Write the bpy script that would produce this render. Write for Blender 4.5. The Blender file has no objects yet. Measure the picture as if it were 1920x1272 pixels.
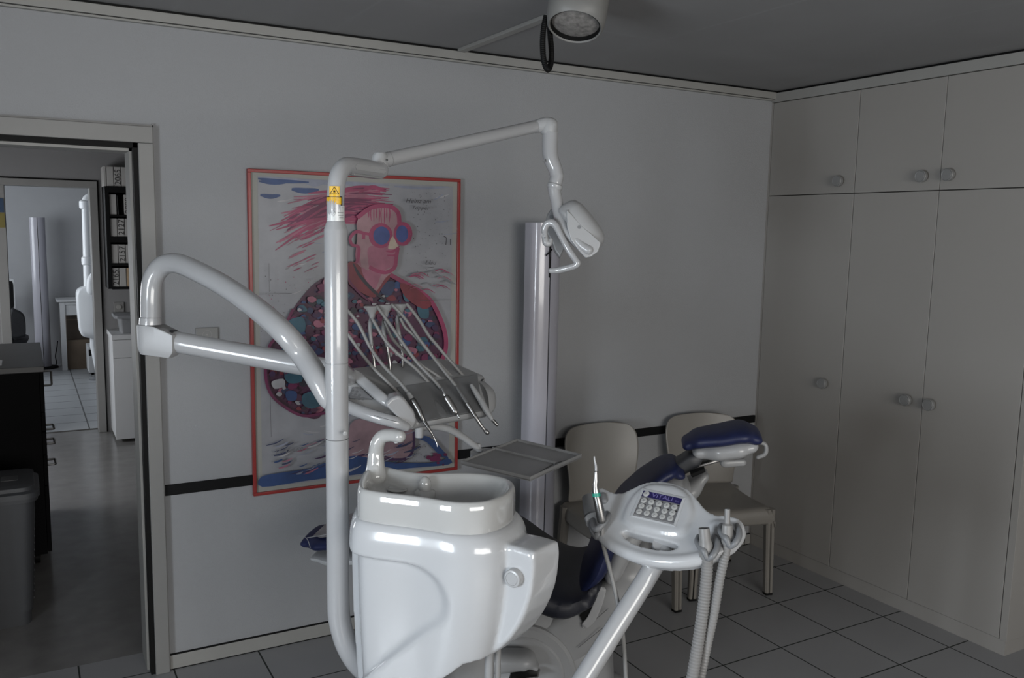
import bpy, bmesh, math, random
from mathutils import Vector, Matrix
random.seed(7)
PI = math.pi
V = Vector
COL = bpy.context.scene.collection

# ------------------------------------------------------------------ measured camera (1920 x 1272 photo)
F, CX, CY = 1623.0, 960.0, 636.0
CAM = V((0, 0, 1.75))
RT = V((0.871325, -0.490350, 0.018718))      # camera right
DN = V((-0.044861, -0.117584, -0.992049))    # camera down
FW = V((0.488652, 0.863557, -0.124452))      # camera forward
def ray(px, py): return RT * ((px - CX) / F) + DN * ((py - CY) / F) + FW
def PY(px, py, y):
    d = ray(px, py); return CAM + d * ((y - CAM.y) / d.y)
def PX(px, py, x):
    d = ray(px, py); return CAM + d * ((x - CAM.x) / d.x)
def PZ(px, py, z):
    d = ray(px, py); return CAM + d * ((z - CAM.z) / d.z)
def PD(px, py, dep): return CAM + ray(px, py) * dep
def PP(px, py, o, n):
    d = ray(px, py); return CAM + d * ((o - CAM).dot(n) / d.dot(n))
def proj(p):
    q = p - CAM; w = q.dot(FW)
    return CX + F * q.dot(RT) / w, CY + F * q.dot(DN) / w

# ------------------------------------------------------------------ materials
def mat(name, col, rough=0.5, metal=0.0, var=0.06, scale=6.0, bump=0.0, bscale=150.0, coat=0.0, spec=0.5, trans=0.0, alpha=1.0):
    m = bpy.data.materials.new(name); m.use_nodes = True
    nt = m.node_tree; b = nt.nodes['Principled BSDF']
    tc = nt.nodes.new('ShaderNodeTexCoord')
    nz = nt.nodes.new('ShaderNodeTexNoise'); nz.inputs['Scale'].default_value = scale; nz.inputs['Detail'].default_value = 3
    nt.links.new(tc.outputs['Object'], nz.inputs['Vector'])
    rp = nt.nodes.new('ShaderNodeValToRGB')
    rp.color_ramp.elements[0].position = 0.3; rp.color_ramp.elements[1].position = 0.7
    rp.color_ramp.elements[0].color = [c * (1 - var) for c in col] + [1]
    rp.color_ramp.elements[1].color = [min(1, c * (1 + var)) for c in col] + [1]
    nt.links.new(nz.outputs['Fac'], rp.inputs['Fac']); nt.links.new(rp.outputs['Color'], b.inputs['Base Color'])
    b.inputs['Roughness'].default_value = rough; b.inputs['Metallic'].default_value = metal
    b.inputs['Specular IOR Level'].default_value = spec
    b.inputs['Coat Weight'].default_value = coat; b.inputs['Coat Roughness'].default_value = 0.05
    b.inputs['Transmission Weight'].default_value = trans; b.inputs['Alpha'].default_value = alpha
    if bump:
        n2 = nt.nodes.new('ShaderNodeTexNoise'); n2.inputs['Scale'].default_value = bscale; n2.inputs['Detail'].default_value = 4
        nt.links.new(tc.outputs['Object'], n2.inputs['Vector'])
        bp = nt.nodes.new('ShaderNodeBump'); bp.inputs['Strength'].default_value = bump; bp.inputs['Distance'].default_value = 0.003
        nt.links.new(n2.outputs['Fac'], bp.inputs['Height']); nt.links.new(bp.outputs['Normal'], b.inputs['Normal'])
    return m

def grid_mat(name, col, groove, rough, x0, xp, y0, yp, w, var=0.04, only_x=False):
    """tiles: dark joints every xp / yp metres (world coordinates)"""
    m = mat(name, col, rough, var=var, scale=2.5)
    nt = m.node_tree; b = nt.nodes['Principled BSDF']
    geo = nt.nodes.new('ShaderNodeNewGeometry'); sep = nt.nodes.new('ShaderNodeSeparateXYZ')
    nt.links.new(geo.outputs['Position'], sep.inputs[0])
    def mth(op, a, bb=None):
        n = nt.nodes.new('ShaderNodeMath'); n.operation = op
        for i, s in enumerate((a, bb)):
            if s is None: continue
            if isinstance(s, (int, float)): n.inputs[i].default_value = s
            else: nt.links.new(s, n.inputs[i])
        return n.outputs[0]
    outs = []
    for ax, o, p in (('X', x0, xp), ('Y', y0, yp)):
        t = mth('DIVIDE', mth('SUBTRACT', sep.outputs[ax], o), p)
        d = mth('MULTIPLY', mth('ABSOLUTE', mth('SUBTRACT', mth('FRACT', mth('ADD', t, 0.5)), 0.5)), p)
        outs.append(mth('LESS_THAN', d, w / 2))
    mask = mth('MAXIMUM', outs[0], outs[1])
    mix = nt.nodes.new('ShaderNodeMix'); mix.data_type = 'RGBA'
    src = b.inputs['Base Color'].links[0].from_socket
    nt.links.new(mask, mix.inputs['Factor']); nt.links.new(src, mix.inputs[6]); mix.inputs[7].default_value = (*groove, 1)
    nt.links.new(mix.outputs[2], b.inputs['Base Color'])
    nt.links.new(mth('ADD', mth('MULTIPLY', mask, 0.5), rough), b.inputs['Roughness'])
    return m

M = {}
M['wall'] = mat('wall paint', (0.285, 0.288, 0.295), 0.8, var=0.015, scale=3, bump=0.35, bscale=190)
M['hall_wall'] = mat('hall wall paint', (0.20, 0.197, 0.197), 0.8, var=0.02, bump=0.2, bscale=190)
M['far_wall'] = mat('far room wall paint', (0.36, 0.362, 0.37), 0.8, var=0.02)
M['ceil'] = grid_mat('ceiling panels', (0.235, 0.233, 0.233), (0.26, 0.26, 0.26), 0.75, 0.515, 0.583, 2.835, 1.2, 0.012)
M['floor'] = grid_mat('white floor tiles', (0.245, 0.245, 0.25), (0.012, 0.016, 0.013), 0.3, 0.45, 0.329, 3.147, 0.3343, 0.0065)
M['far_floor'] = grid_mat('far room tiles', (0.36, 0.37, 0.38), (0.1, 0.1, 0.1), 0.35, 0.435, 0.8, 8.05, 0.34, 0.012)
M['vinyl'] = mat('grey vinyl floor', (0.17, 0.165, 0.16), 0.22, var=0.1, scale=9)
M['trim'] = mat('grey white trim', (0.27, 0.265, 0.25), 0.5, var=0.03)
M['frame'] = mat('door frame paint', (0.20, 0.197, 0.19), 0.45, var=0.03)
M['black'] = mat('black rubber', (0.005, 0.005, 0.005), 0.6, spec=0.15)
M['rail'] = mat('black chair rail', (0.006, 0.006, 0.0065), 0.6, spec=0.15)
M['cab'] = mat('warm white laminate', (0.275, 0.262, 0.245), 0.45, var=0.02, scale=2)
M['cabin'] = mat('laminate edge', (0.06, 0.055, 0.05), 0.6)
M['knob'] = mat('grey knob', (0.19, 0.19, 0.187), 0.4, bump=0.1)
M['enamel'] = mat('white lacquer', (0.45, 0.458, 0.47), 0.2, var=0.01, coat=0.6)
M['enamel2'] = mat('white lacquered tube', (0.36, 0.363, 0.37), 0.2, var=0.01, coat=0.5)
M['satin'] = mat('white satin housing', (0.36, 0.363, 0.37), 0.42, var=0.01)
M['sunlit'] = mat('white lacquer with painted sunlight', (0.82, 0.83, 0.84), 0.3, var=0.01)  # lacquer lightened to paint direct sunlight onto the far dental unit
M['ceramic'] = mat('white ceramic', (0.42, 0.42, 0.412), 0.08, var=0.01, coat=1.0)
M['plastic'] = mat('white moulded plastic', (0.36, 0.363, 0.368), 0.3, var=0.02, coat=0.2)
M['plastic2'] = mat('light grey plastic', (0.27, 0.272, 0.275), 0.35, var=0.03)
M['grey'] = mat('mid grey plastic', (0.175, 0.18, 0.187), 0.4, var=0.03)
M['dgrey'] = mat('dark grey panel', (0.115, 0.117, 0.12), 0.38, var=0.03)
M['seam'] = mat('seam shadow', (0.10, 0.10, 0.105), 0.6)
M['navy'] = mat('navy leatherette', (0.0095, 0.0145, 0.058), 0.48, var=0.15, scale=30, bump=0.08, bscale=320)
M['navy_shaded'] = mat('navy leatherette with painted shade', (0.0075, 0.0085, 0.016), 0.5, var=0.15, scale=30, bump=0.08, bscale=320)  # same navy leatherette, darkened to paint shade onto the seat
M['film'] = mat('grey protective film', (0.30, 0.29, 0.29), 0.25, var=0.15, scale=25)
M['dark'] = mat('dark grey neck', (0.035, 0.037, 0.042), 0.45)
M['steel'] = mat('brushed steel', (0.38, 0.37, 0.36), 0.32, metal=1.0, var=0.08, scale=40)
M['dsteel'] = mat('dark steel', (0.24, 0.235, 0.23), 0.32, metal=1.0, var=0.08, scale=40)
M['tray'] = mat('matt tray steel', (0.30, 0.30, 0.30), 0.4, metal=0.2, var=0.04)
M['chrome'] = mat('chrome', (0.75, 0.75, 0.75), 0.1, metal=1.0, var=0.02)
M['hose'] = mat('grey hose', (0.22, 0.217, 0.213), 0.45, var=0.04)
M['cream'] = mat('cream chair plastic', (0.195, 0.182, 0.163), 0.4, var=0.03)
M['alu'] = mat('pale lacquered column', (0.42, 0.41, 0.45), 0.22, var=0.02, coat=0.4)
M['alud'] = mat('column shadow side', (0.31, 0.305, 0.34), 0.3, var=0.02)  # darker copy of the column lacquer, shade put into the colour
M['red'] = mat('red frame lacquer', (0.24, 0.022, 0.02), 0.35, var=0.08)
M['yellow'] = mat('yellow sticker', (0.72, 0.42, 0.012), 0.35)
M['ink'] = mat('black ink', (0.012, 0.010, 0.010), 0.5)
M['label'] = mat('silver white label', (0.62, 0.63, 0.62), 0.25)
M['ftext'] = mat('small print', (0.25, 0.25, 0.25), 0.5)
M['otext'] = mat('brown small print', (0.42, 0.22, 0.01), 0.5)
M['banner'] = mat('indigo banner', (0.016, 0.012, 0.075), 0.4)
M['bannertext'] = mat('lilac lettering', (0.16, 0.14, 0.34), 0.5)
M['keypad'] = mat('grey keypad foil', (0.16, 0.16, 0.165), 0.5, var=0.05)
M['button'] = mat('pale key', (0.42, 0.42, 0.41), 0.5, var=0.15, scale=300)
M['green'] = mat('green ring', (0.02, 0.28, 0.2), 0.4)
M['blackcab'] = mat('black laminate', (0.003, 0.003, 0.0035), 0.7, spec=0.12)
M['blacktop'] = mat('grey worktop', (0.06, 0.06, 0.062), 0.4)
M['bin'] = mat('grey hamper plastic', (0.05, 0.052, 0.057), 0.55, var=0.06)
M['white'] = mat('white furniture laminate', (0.50, 0.505, 0.51), 0.45, var=0.02)
M['binder'] = mat('white binder spine', (0.36, 0.35, 0.335), 0.6, var=0.08)
M['tan'] = mat('tan binder spine', (0.36, 0.26, 0.16), 0.6)
M['carton'] = mat('brown cardboard', (0.14, 0.105, 0.075), 0.8, var=0.12)
M['spot'] = mat('spotlight housing', (0.17, 0.168, 0.16), 0.5, var=0.03)
M['lens'] = mat('lamp glass', (0.2, 0.19, 0.18), 0.15, var=0.3, scale=60, bump=0.5, bscale=400)
M['paper'] = mat('white paper', (0.6, 0.6, 0.62), 0.7)
M['blue'] = mat('blue paper', (0.02, 0.045, 0.09), 0.6)
M['yel2'] = mat('yellow paper', (0.16, 0.13, 0.03), 0.6)

# ------------------------------------------------------------------ mesh building
def cr(pts, n, closed=False):
    """Catmull-Rom resampling of a list of tuples / vectors"""
    pts = [V(p) for p in pts]; out = []; N = len(pts)
    rng = range(N if closed else N - 1)
    for i in rng:
        if closed: p0, p1, p2, p3 = (pts[(i + k) % N] for k in (-1, 0, 1, 2))
        else:
            p1, p2 = pts[i], pts[i + 1]
            p0 = pts[i - 1] if i > 0 else p1 * 2 - p2
            p3 = pts[i + 2] if i + 2 < N else p2 * 2 - p1
        for k in range(n):
            t = k / n
            out.append(0.5 * ((2 * p1) + (p2 - p0) * t + (2 * p0 - 5 * p1 + 4 * p2 - p3) * t * t + (3 * p1 - p0 - 3 * p2 + p3) * t ** 3))
    if not closed: out.append(pts[-1])
    return out
def lerp(a, b, t): return a + (b - a) * t

class MB:
    def __init__(s): s.v = []; s.f = []; s.m = []
    def add(s, vs, fs, m=0):
        o = len(s.v); s.v += [V(p) for p in vs]
        for f in fs: s.f.append([i + o for i in f]); s.m.append(m)
        return s
    def box(s, x0, x1, y0, y1, z0, z1, m=0):
        return s.add([(x, y, z) for x in (x0, x1) for y in (y0, y1) for z in (z0, z1)],
                     [(0, 1, 3, 2), (4, 6, 7, 5), (0, 4, 5, 1), (2, 3, 7, 6), (0, 2, 6, 4), (1, 5, 7, 3)], m)
    def hexa(s, a, b, m=0):
        """two matching quads (lists of 4 points)"""
        return s.add(list(a) + list(b), [(0, 3, 2, 1), (4, 5, 6, 7), (0, 1, 5, 4), (1, 2, 6, 5), (2, 3, 7, 6), (3, 0, 4, 7)], m)
    def loft(s, rings, m=0, cap=True, closed_ring=True):
        n = len(rings[0]); vs = [p for r in rings for p in r]; fs = []
        for i in range(len(rings) - 1):
            for j in range(n if closed_ring else n - 1):
                k = (j + 1) % n
                fs.append((i * n + j, i * n + k, (i + 1) * n + k, (i + 1) * n + j))
        if cap and closed_ring:
            fs.append(tuple(range(n - 1, -1, -1))); b = (len(rings) - 1) * n; fs.append(tuple(range(b, b + n)))
        return s.add(vs, fs, m)
    def tube(s, pts, r, seg=14, sub=6, rnd=True, m=0, flat=None):
        """round tube along pts; r number or list; optional rounded ends"""
        pts = [V(p) for p in pts]
        rl = [r] * len(pts) if isinstance(r, (int, float)) else list(r)
        if sub > 1 and len(pts) > 2:
            q = cr([(*p, ) for p in pts], sub)
            rr = []
            for i in range(len(pts) - 1):
                for k in range(sub): rr.append(lerp(rl[i], rl[i + 1], k / sub))
            rr.append(rl[-1]); pts, rl = q, rr
        T = []
        for i in range(len(pts)):
            a = pts[max(0, i - 1)]; b = pts[min(len(pts) - 1, i + 1)]
            T.append((b - a).normalized())
        if rnd:
            hp, hr = [], []
            for k in range(4):
                a = k / 4 * PI / 2
                hp.append(pts[0] - T[0] * rl[0] * math.cos(a) * 0.9); hr.append(rl[0] * max(0.06, math.sin(a)))
            tp, tr = [], []
            for k in range(3, -1, -1):
                a = k / 4 * PI / 2
                tp.append(pts[-1] + T[-1] * rl[-1] * math.cos(a) * 0.9); tr.append(rl[-1] * max(0.06, math.sin(a)))
            pts = hp + pts + tp; rl = hr + rl + tr; T = [T[0]] * 4 + T + [T[-1]] * 4
        u = T[0].cross(V((0, 0, 1)));
        if u.length < 0.05: u = T[0].cross(V((0, 1, 0)))
        u.normalize(); rings = []
        for p, t, rad in zip(pts, T, rl):
            u = (u - t * u.dot(t)).normalized(); w = t.cross(u)
            rings.append([p + (u * math.cos(2 * PI * k / seg) + w * math.sin(2 * PI * k / seg)) * rad for k in range(seg)])
        return s.loft(rings, m)
    def lathe(s, c, axis, prof, seg=24, m=0):
        """prof = [(offset along axis, radius)]"""
        a = V(axis).normalized(); u = a.cross(V((0, 0, 1)))
        if u.length < 0.05: u = a.cross(V((0, 1, 0)))
        u.normalize(); w = a.cross(u); c = V(c)
        return s.loft([[c + a * h + (u * math.cos(2 * PI * k / seg) + w * math.sin(2 * PI * k / seg)) * max(r, 1e-4) for k in range(seg)] for h, r in prof], m)
    def prism(s, poly, d, m=0):
        """polygon (3-D points) pushed along d"""
        n = len(poly); d = V(d); poly = [V(p) for p in poly]
        return s.add(poly + [p + d for p in poly], [tuple(range(n - 1, -1, -1)), tuple(range(n, 2 * n))] + [(i, (i + 1) % n, n + (i + 1) % n, n + i) for i in range(n)], m)
    def slab(s, path, wid, th, seg=28, ex=3.2, m=0, yc=0.0, sub=6, side=V((0, 1, 0))):
        """upholstered slab: rounded-rectangle section swept along a path in a vertical plane"""
        n = len(path)
        P4 = cr([(*p, ) for p in path], sub)
        def rs(l):
            l = [l] * n if isinstance(l, (int, float)) else l; o = []
            for i in range(n - 1):
                for k in range(sub):
                    t = k / sub; t = t * t * (3 - 2 * t); o.append(lerp(l[i], l[i + 1], t))
            return o + [l[-1]]
        W, H = rs(wid), rs(th); N = len(P4); rings = []
        T = [(P4[min(N - 1, i + 1)] - P4[max(0, i - 1)]).normalized() for i in range(N)]
        seq = [(P4[0] - T[0] * H[0] * 0.5 * math.cos(k / 5 * PI / 2), T[0], W[0] - H[0] * (1 - math.sin(k / 5 * PI / 2)) * 0.9, H[0] * max(0.05, math.sin(k / 5 * PI / 2))) for k in range(5)]
        seq += list(zip(P4, T, W, H))
        seq += [(P4[-1] + T[-1] * H[-1] * 0.5 * math.cos(k / 5 * PI / 2), T[-1], W[-1] - H[-1] * (1 - math.sin(k / 5 * PI / 2)) * 0.9, H[-1] * max(0.05, math.sin(k / 5 * PI / 2))) for k in range(4, -1, -1)]
        for p, t, w, h in seq:
            nn = side.cross(t).normalized(); ring = []
            for k in range(seg):
                a = 2 * PI * k / seg; c, q = math.cos(a), math.sin(a)
                ring.append(p + side * (w / 2 * math.copysign(abs(c) ** (2 / ex), c)) + nn * (h / 2 * math.copysign(abs(q) ** (2 / ex), q)))
            rings.append(ring)
        return s.loft(rings, m)
    def text(s, txt, o, xd, yd, size, m=0, lift=0.0004, sx=1.0, font_shear=0.0):
        cu = bpy.data.curves.new('t', 'FONT'); cu.body = txt; cu.size = size; cu.align_x = 'CENTER'; cu.align_y = 'CENTER'; cu.shear = font_shear
        cu.resolution_u = 2
        ob = bpy.data.objects.new('t', cu); COL.objects.link(ob)
        me = bpy.data.meshes.new_from_object(ob.evaluated_get(bpy.context.evaluated_depsgraph_get()))
        xd = V(xd).normalized(); yd = V(yd).normalized(); n = xd.cross(yd); o = V(o)
        s.add([o + xd * p.co.x * sx + yd * p.co.y + n * lift for p in me.vertices], [tuple(f.vertices) for f in me.polygons], m)
        bpy.data.objects.remove(ob); bpy.data.curves.remove(cu); bpy.data.meshes.remove(me)
        return s
    def build(s, name, mats, parent=None, smooth=True, bevel=0.0, seg=3, local=False, remesh=0.0, smoothit=0, sub=0, angle=38, norm=True):
        o = V((0, 0, 0))
        if parent is not None and not local: o = ROOT[parent.name]
        me = bpy.data.meshes.new(name)
        me.from_pydata([tuple(p - o) for p in s.v], [], s.f)
        for mm in (mats if isinstance(mats, (list, tuple)) else [mats]): me.materials.append(mm)
        me.polygons.foreach_set('material_index', s.m)
        if norm:
            bm = bmesh.new(); bm.from_mesh(me)
            bmesh.ops.recalc_face_normals(bm, faces=bm.faces)
            bm.to_mesh(me); bm.free()
        ob = bpy.data.objects.new(name, me); COL.objects.link(ob)
        if smooth:
            me.polygons.foreach_set('use_smooth', [True] * len(me.polygons))
            if not remesh: me.set_sharp_from_angle(angle=math.radians(angle))
        if bevel:
            b = ob.modifiers.new('b', 'BEVEL'); b.width = bevel; b.segments = seg; b.limit_method = 'ANGLE'; b.angle_limit = math.radians(35); b.harden_normals = smooth
        if remesh:
            r = ob.modifiers.new('r', 'REMESH'); r.mode = 'VOXEL'; r.voxel_size = remesh; r.use_smooth_shade = True
        if smoothit:
            q = ob.modifiers.new('s', 'SMOOTH'); q.factor = 0.5; q.iterations = smoothit
        if sub:
            q = ob.modifiers.new('u', 'SUBSURF'); q.levels = sub; q.render_levels = sub
        if parent is not None:
            ob.parent = parent; ROOT[ob.name] = o
        else: ROOT[ob.name] = V((0, 0, 0))
        return ob
ROOT = {}
def thing(name, label, cat, loc=(0, 0, 0), rotz=0.0, group=None):
    o = bpy.data.objects.new(name, None); COL.objects.link(o); o.empty_display_size = 0.05
    o.location = loc; o.rotation_euler = (0, 0, rotz); o['label'] = label; o['category'] = cat
    if group: o['group'] = group
    ROOT[o.name] = V(loc)
    return o
def tag(o, label, cat, group=None):
    o['label'] = label; o['category'] = cat
    if group: o['group'] = group
    return o
def struct(o): o['kind'] = 'structure'; return o
def copy_tree(o, parent=None):
    c = o.copy(); COL.objects.link(c)
    if parent is not None: c.parent = parent
    for ch in [x for x in list(COL.objects) if x.parent == o]: copy_tree(ch, c)
    return c
def ringplan(poly, z): return [V((p[0], p[1], z)) for p in poly]
def offs(poly, d):
    """offset a closed 2-D outline outwards by d (counter-clockwise or clockwise)"""
    n = len(poly); A = sum(poly[i][0] * poly[(i + 1) % n][1] - poly[(i + 1) % n][0] * poly[i][1] for i in range(n)); sg = 1 if A > 0 else -1
    out = []
    for i in range(n):
        a = V(poly[i - 1][:2]); b = V(poly[(i + 1) % n][:2]); t = (b - a).normalized()
        out.append(V((poly[i][0] + sg * t.y * d, poly[i][1] - sg * t.x * d)))
    return out
LW, LR, LH, LF, EXPO = 118.0, 128.0, 50.0, 56.0, 0.25

# =================================================================== THE ROOM
YW, XC, ZC, XL, XR, YR = 3.474, 3.542, 2.515, -1.8, 4.15, -2.4
struct(MB().box(XL - .1, XR + .1, YR - .1, 3.664, -0.1, 0).build('floor', M['floor'], smooth=False))
struct(MB().box(XL - .1, XR + .1, YR - .1, 3.66, ZC, ZC + .1).build('ceiling', M['ceil'], smooth=False))
struct(MB().box(XL, -0.56, YW, 3.66, 0, ZC).box(-0.56, 0.43, YW, 3.66, 2.085, ZC).box(0.43, XR, YW, 3.66, 0, ZC).build('wall_back', M['wall'], smooth=False))
struct(MB().box(XR, XR + .1, YR, 3.66, 0, ZC).build('wall_right', M['wall'], smooth=False))
RX0, RX1, RZ0, RZ1 = -0.6, 2.6, 0.9, 2.2
struct(MB().box(XL, RX0, YR - .1, YR, 0, ZC).box(RX1, XR, YR - .1, YR, 0, ZC).box(RX0, RX1, YR - .1, YR, 0, RZ0).box(RX0, RX1, YR - .1, YR, RZ1, ZC).build('wall_rear', M['wall'], smooth=False))
WY0, WY1, WZ0, WZ1 = 0.42, 1.32, 0.75, 1.8
struct(MB().box(XL - .1, XL, YR, WY0, 0, ZC).box(XL - .1, XL, WY1, 3.66, 0, ZC).box(XL - .1, XL, WY0, WY1, 0, WZ0).box(XL - .1, XL, WY0, WY1, WZ1, ZC).build('wall_left', M['wall'], smooth=False))
def window(n, x, y0, y1, z0, z1, parts):
    w = MB(); fr = 0.05
    w.box(x - .06, x, y0, y1, z0, z0 + fr).box(x - .06, x, y0, y1, z1 - fr, z1)
    for k in range(parts + 1):
        yy = lerp(y0, y1 - fr, k / parts); w.box(x - .058, x - .002, yy, yy + fr, z0 + fr, z1 - fr)
    o = struct(w.build('window_%d' % n, M['white'], bevel=0.004))
    MB().box(x - .034, x - .030, y0 + .02, y1 - .02, z0 + .02, z1 - .02).build('pane', M['pane'], o, smooth=False)
M['pane'] = mat('window glass', (1, 1, 1), 0.02, alpha=0.08)
window(1, XL - .02, WY0, WY1, WZ0, WZ1, 3)
rw = MB().box(RX0, RX1, YR - .08, YR - .02, RZ0, RZ0 + .05).box(RX0, RX1, YR - .08, YR - .02, RZ1 - .05, RZ1)
for k in range(5): rw.box(lerp(RX0, RX1 - .05, k / 4), lerp(RX0, RX1 - .05, k / 4) + .05, YR - .078, YR - .022, RZ0 + .05, RZ1 - .05)
o = struct(rw.build('window_4', M['white'], bevel=.004)); MB().box(RX0 + .02, RX1 - .02, YR - .054, YR - .050, RZ0 + .02, RZ1 - .02).build('pane', M['pane'], o, smooth=False)  # unseen window, added to light the back wall more evenly

# ceiling trim along the back wall: fascia, groove and bead; shadow gap above
t = MB().box(XL, XC, YW - .030, YW, 2.472, 2.506).box(XL, XC, YW - .022, YW, 2.462, 2.470)
o = struct(t.build('trim_1', M['trim'], smooth=False, bevel=0.002))
MB().box(XL, XC, YW - .020, YW, 2.4695, 2.4725).box(XL, XC, YW - .024, YW, 2.5055, ZC).build('shadow_gap', M['black'], o, smooth=False)
o = struct(MB().box(0.437, XC - .01, YW - .012, YW, 0.709, 0.750).build('trim_2', M['rail'], smooth=False, bevel=0.002))
# batten under the ceiling
a = PZ(875, 97, 2.5)
struct(MB().box(1.655, 1.69, YR, YW - .031, ZC - .014, ZC).build('trim_3', M['trim'], smooth=False, bevel=0.002))
b = struct(MB().box(0.437, XC + .0, YW - .014, YW, 0.003, 0.062).build('baseboard_back', M['trim'], smooth=False, bevel=0.003))
MB().box(0.437, XC - .0, YW - .013, YW, 0.0, 0.0032).box(0.437, XC, YW - .0142, YW, 0.0605, 0.0625).build('joint_line', M['black'], b, smooth=False)
MB().box(XC - .045, XC - .042, YW - .0155, YW, 0, 0.066).box(XC - .16, XC - .042, YW - .0155, YW, 0.062, 0.066).build('end_gap', M['black'], b, smooth=False)

# door frame 1
d = struct(MB().box(0.382, 0.434, YW - .030, 3.655, 0, 2.0398).box(-0.56, 0.434, YW - .030, 3.655, 2.040, 2.100).box(-0.56, -0.508, YW - .030, 3.655, 0, 2.0398).build('door_1', M['frame'], smooth=False, bevel=0.003))
MB().box(0.366, 0.383, YW - .018, YW + .03, 0, 2.041).box(-0.508, 0.383, YW - .018, YW + .03, 2.022, 2.041).box(-.509, -.492, YW - .018, YW + .03, 0, 2.041).build('rubber_seal', M['black'], d, smooth=False)
MB().box(0.357, 0.383, YW + .03, 3.655, 0, 2.041).box(-0.508, 0.383, YW + .03, 3.655, 2.012, 2.041).build('jamb', M['trim'], d, smooth=False)
MB().box(0.434, 0.4375, YW - .012, YW, 0, 2.112).box(-0.56, 0.4375, YW - .012, YW, 2.1, 2.106).build('shadow_joint', M['knob'], d, smooth=False)

# =================================================================== HALL BEHIND THE DOOR
Y2 = 7.9
HX0, HX1 = -1.3, 1.35
struct(MB().box(HX0, HX1, 3.664, 8.04, -0.1, 0.0).build('floor', M['vinyl'], smooth=False))
struct(MB().box(HX0, HX1, 3.66, 12.1, ZC, ZC + .1).build('ceiling', M['hall_wall'], smooth=False))
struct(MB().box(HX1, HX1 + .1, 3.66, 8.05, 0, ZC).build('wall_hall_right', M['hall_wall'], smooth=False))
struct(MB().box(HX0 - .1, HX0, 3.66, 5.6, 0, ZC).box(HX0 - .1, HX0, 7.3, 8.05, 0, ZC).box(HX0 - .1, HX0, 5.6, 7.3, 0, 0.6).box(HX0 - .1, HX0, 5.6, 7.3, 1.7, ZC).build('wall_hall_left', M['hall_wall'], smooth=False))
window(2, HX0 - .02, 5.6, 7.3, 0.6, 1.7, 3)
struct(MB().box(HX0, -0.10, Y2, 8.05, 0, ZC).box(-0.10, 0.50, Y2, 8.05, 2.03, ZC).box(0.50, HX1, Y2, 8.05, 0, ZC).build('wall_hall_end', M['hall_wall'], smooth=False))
d = struct(MB().box(0.497, 0.556, Y2 - .02, 8.07, 0, 2.03).box(-0.17, 0.556, Y2 - .02, 8.07, 2.028, 2.083).box(-0.17, -0.10, Y2 - .02, 8.07, 0, 2.03).build('door_2', M['frame'], smooth=False, bevel=0.004))
MB().box(0.556, 0.565, Y2 - .006, Y2, 0, 2.09).box(-0.17, 0.565, Y2 - .006, Y2, 2.083, 2.092).build('shadow_joint', M['black'], d, smooth=False)
struct(MB().box(-0.1, 0.5, 8.03, 8.06, -.02, 0.004).build('trim_4', M['cabin'], smooth=False))
# far room
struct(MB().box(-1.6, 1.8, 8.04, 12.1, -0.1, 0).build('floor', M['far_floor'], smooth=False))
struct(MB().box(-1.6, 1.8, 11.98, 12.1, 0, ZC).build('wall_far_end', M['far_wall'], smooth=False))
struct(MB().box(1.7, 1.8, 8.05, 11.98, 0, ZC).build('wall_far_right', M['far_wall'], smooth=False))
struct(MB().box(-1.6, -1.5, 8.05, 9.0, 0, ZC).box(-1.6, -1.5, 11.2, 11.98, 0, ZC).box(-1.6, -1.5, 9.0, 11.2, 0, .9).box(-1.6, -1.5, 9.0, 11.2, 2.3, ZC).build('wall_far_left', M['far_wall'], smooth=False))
window(3, -1.52, 9.0, 11.2, .9, 2.3, 3)

# =================================================================== BUILT-IN CUPBOARDS
def knob(parent, y, z, x=XC):
    k = MB().lathe((x + .001, y, z), (-1, 0, 0), [(0, .012), (.012, .012), (.014, .0265), (.030, .0275), (.033, .025), (.0315, .0215), (.033, .0205), (.033, 0)], 32)
    return k.build('knob', M['knob'], parent, angle=30)
g = 0.003
def cupboard(name, label, y0, y1, z0, z1, doors):
    """doors: list of (y_near, y_far, knob_y, knob_z)"""
    t = thing(name, label, 'cupboard', (XC + .28, (y0 + y1) / 2, z0))
    MB().box(XC + .021, XC + .58, y0 + .001, y1 - .001, z0 + .0005, z1 - .0005).build('carcass', M['cabin'], t, smooth=False)
    for a, b, ky, kz in doors:
        dr = MB().box(XC, XC + .019, a + g / 2, b - g / 2, z0 + g / 2, z1 - g / 2).build('door', M['cab'], t, smooth=False, bevel=0.0012, seg=2)
        knob(dr, ky, kz)
ZS = 1.961
cupboard('tall_cupboard', 'tall single-door white cupboard in the corner behind the chairs', 2.907, 3.462, 0.066, ZS, [(2.907, 3.462, 3.006, 1.006)])
cupboard('tall_cupboard', 'tall double-door white cupboard at the right edge, two knobs side by side', 2.012, 2.906, 0.066, ZS, [(2.454, 2.906, 2.526, 1.007), (2.012, 2.454, 2.407, 1.007)])
cupboard('wall_cupboard', 'small single-door white overhead cupboard in the corner under the ceiling', 2.907, 3.462, ZS + .001, 2.453, [(2.907, 3.462, 2.991, 2.022)])
cupboard('wall_cupboard', 'small double-door white overhead cupboard at the right, two knobs side by side', 2.012, 2.906, ZS + .001, 2.453, [(2.454, 2.906, 2.532, 2.025), (2.012, 2.454, 2.403, 2.026)])
struct(MB().box(XC - .001, XC + .58, 1.979, 2.0095, 0.066, 2.453).build('trim_5', M['cab'], smooth=False, bevel=0.001))
struct(MB().box(XC + .004, XC + .58, 1.985, YW, 0, 0.0655).build('baseboard_right', M['cab'], smooth=False))
struct(MB().box(XC - .001, XC + .03, 3.463, YW, 0.0655, 2.453).build('trim_6', M['cab'], smooth=False))
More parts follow.
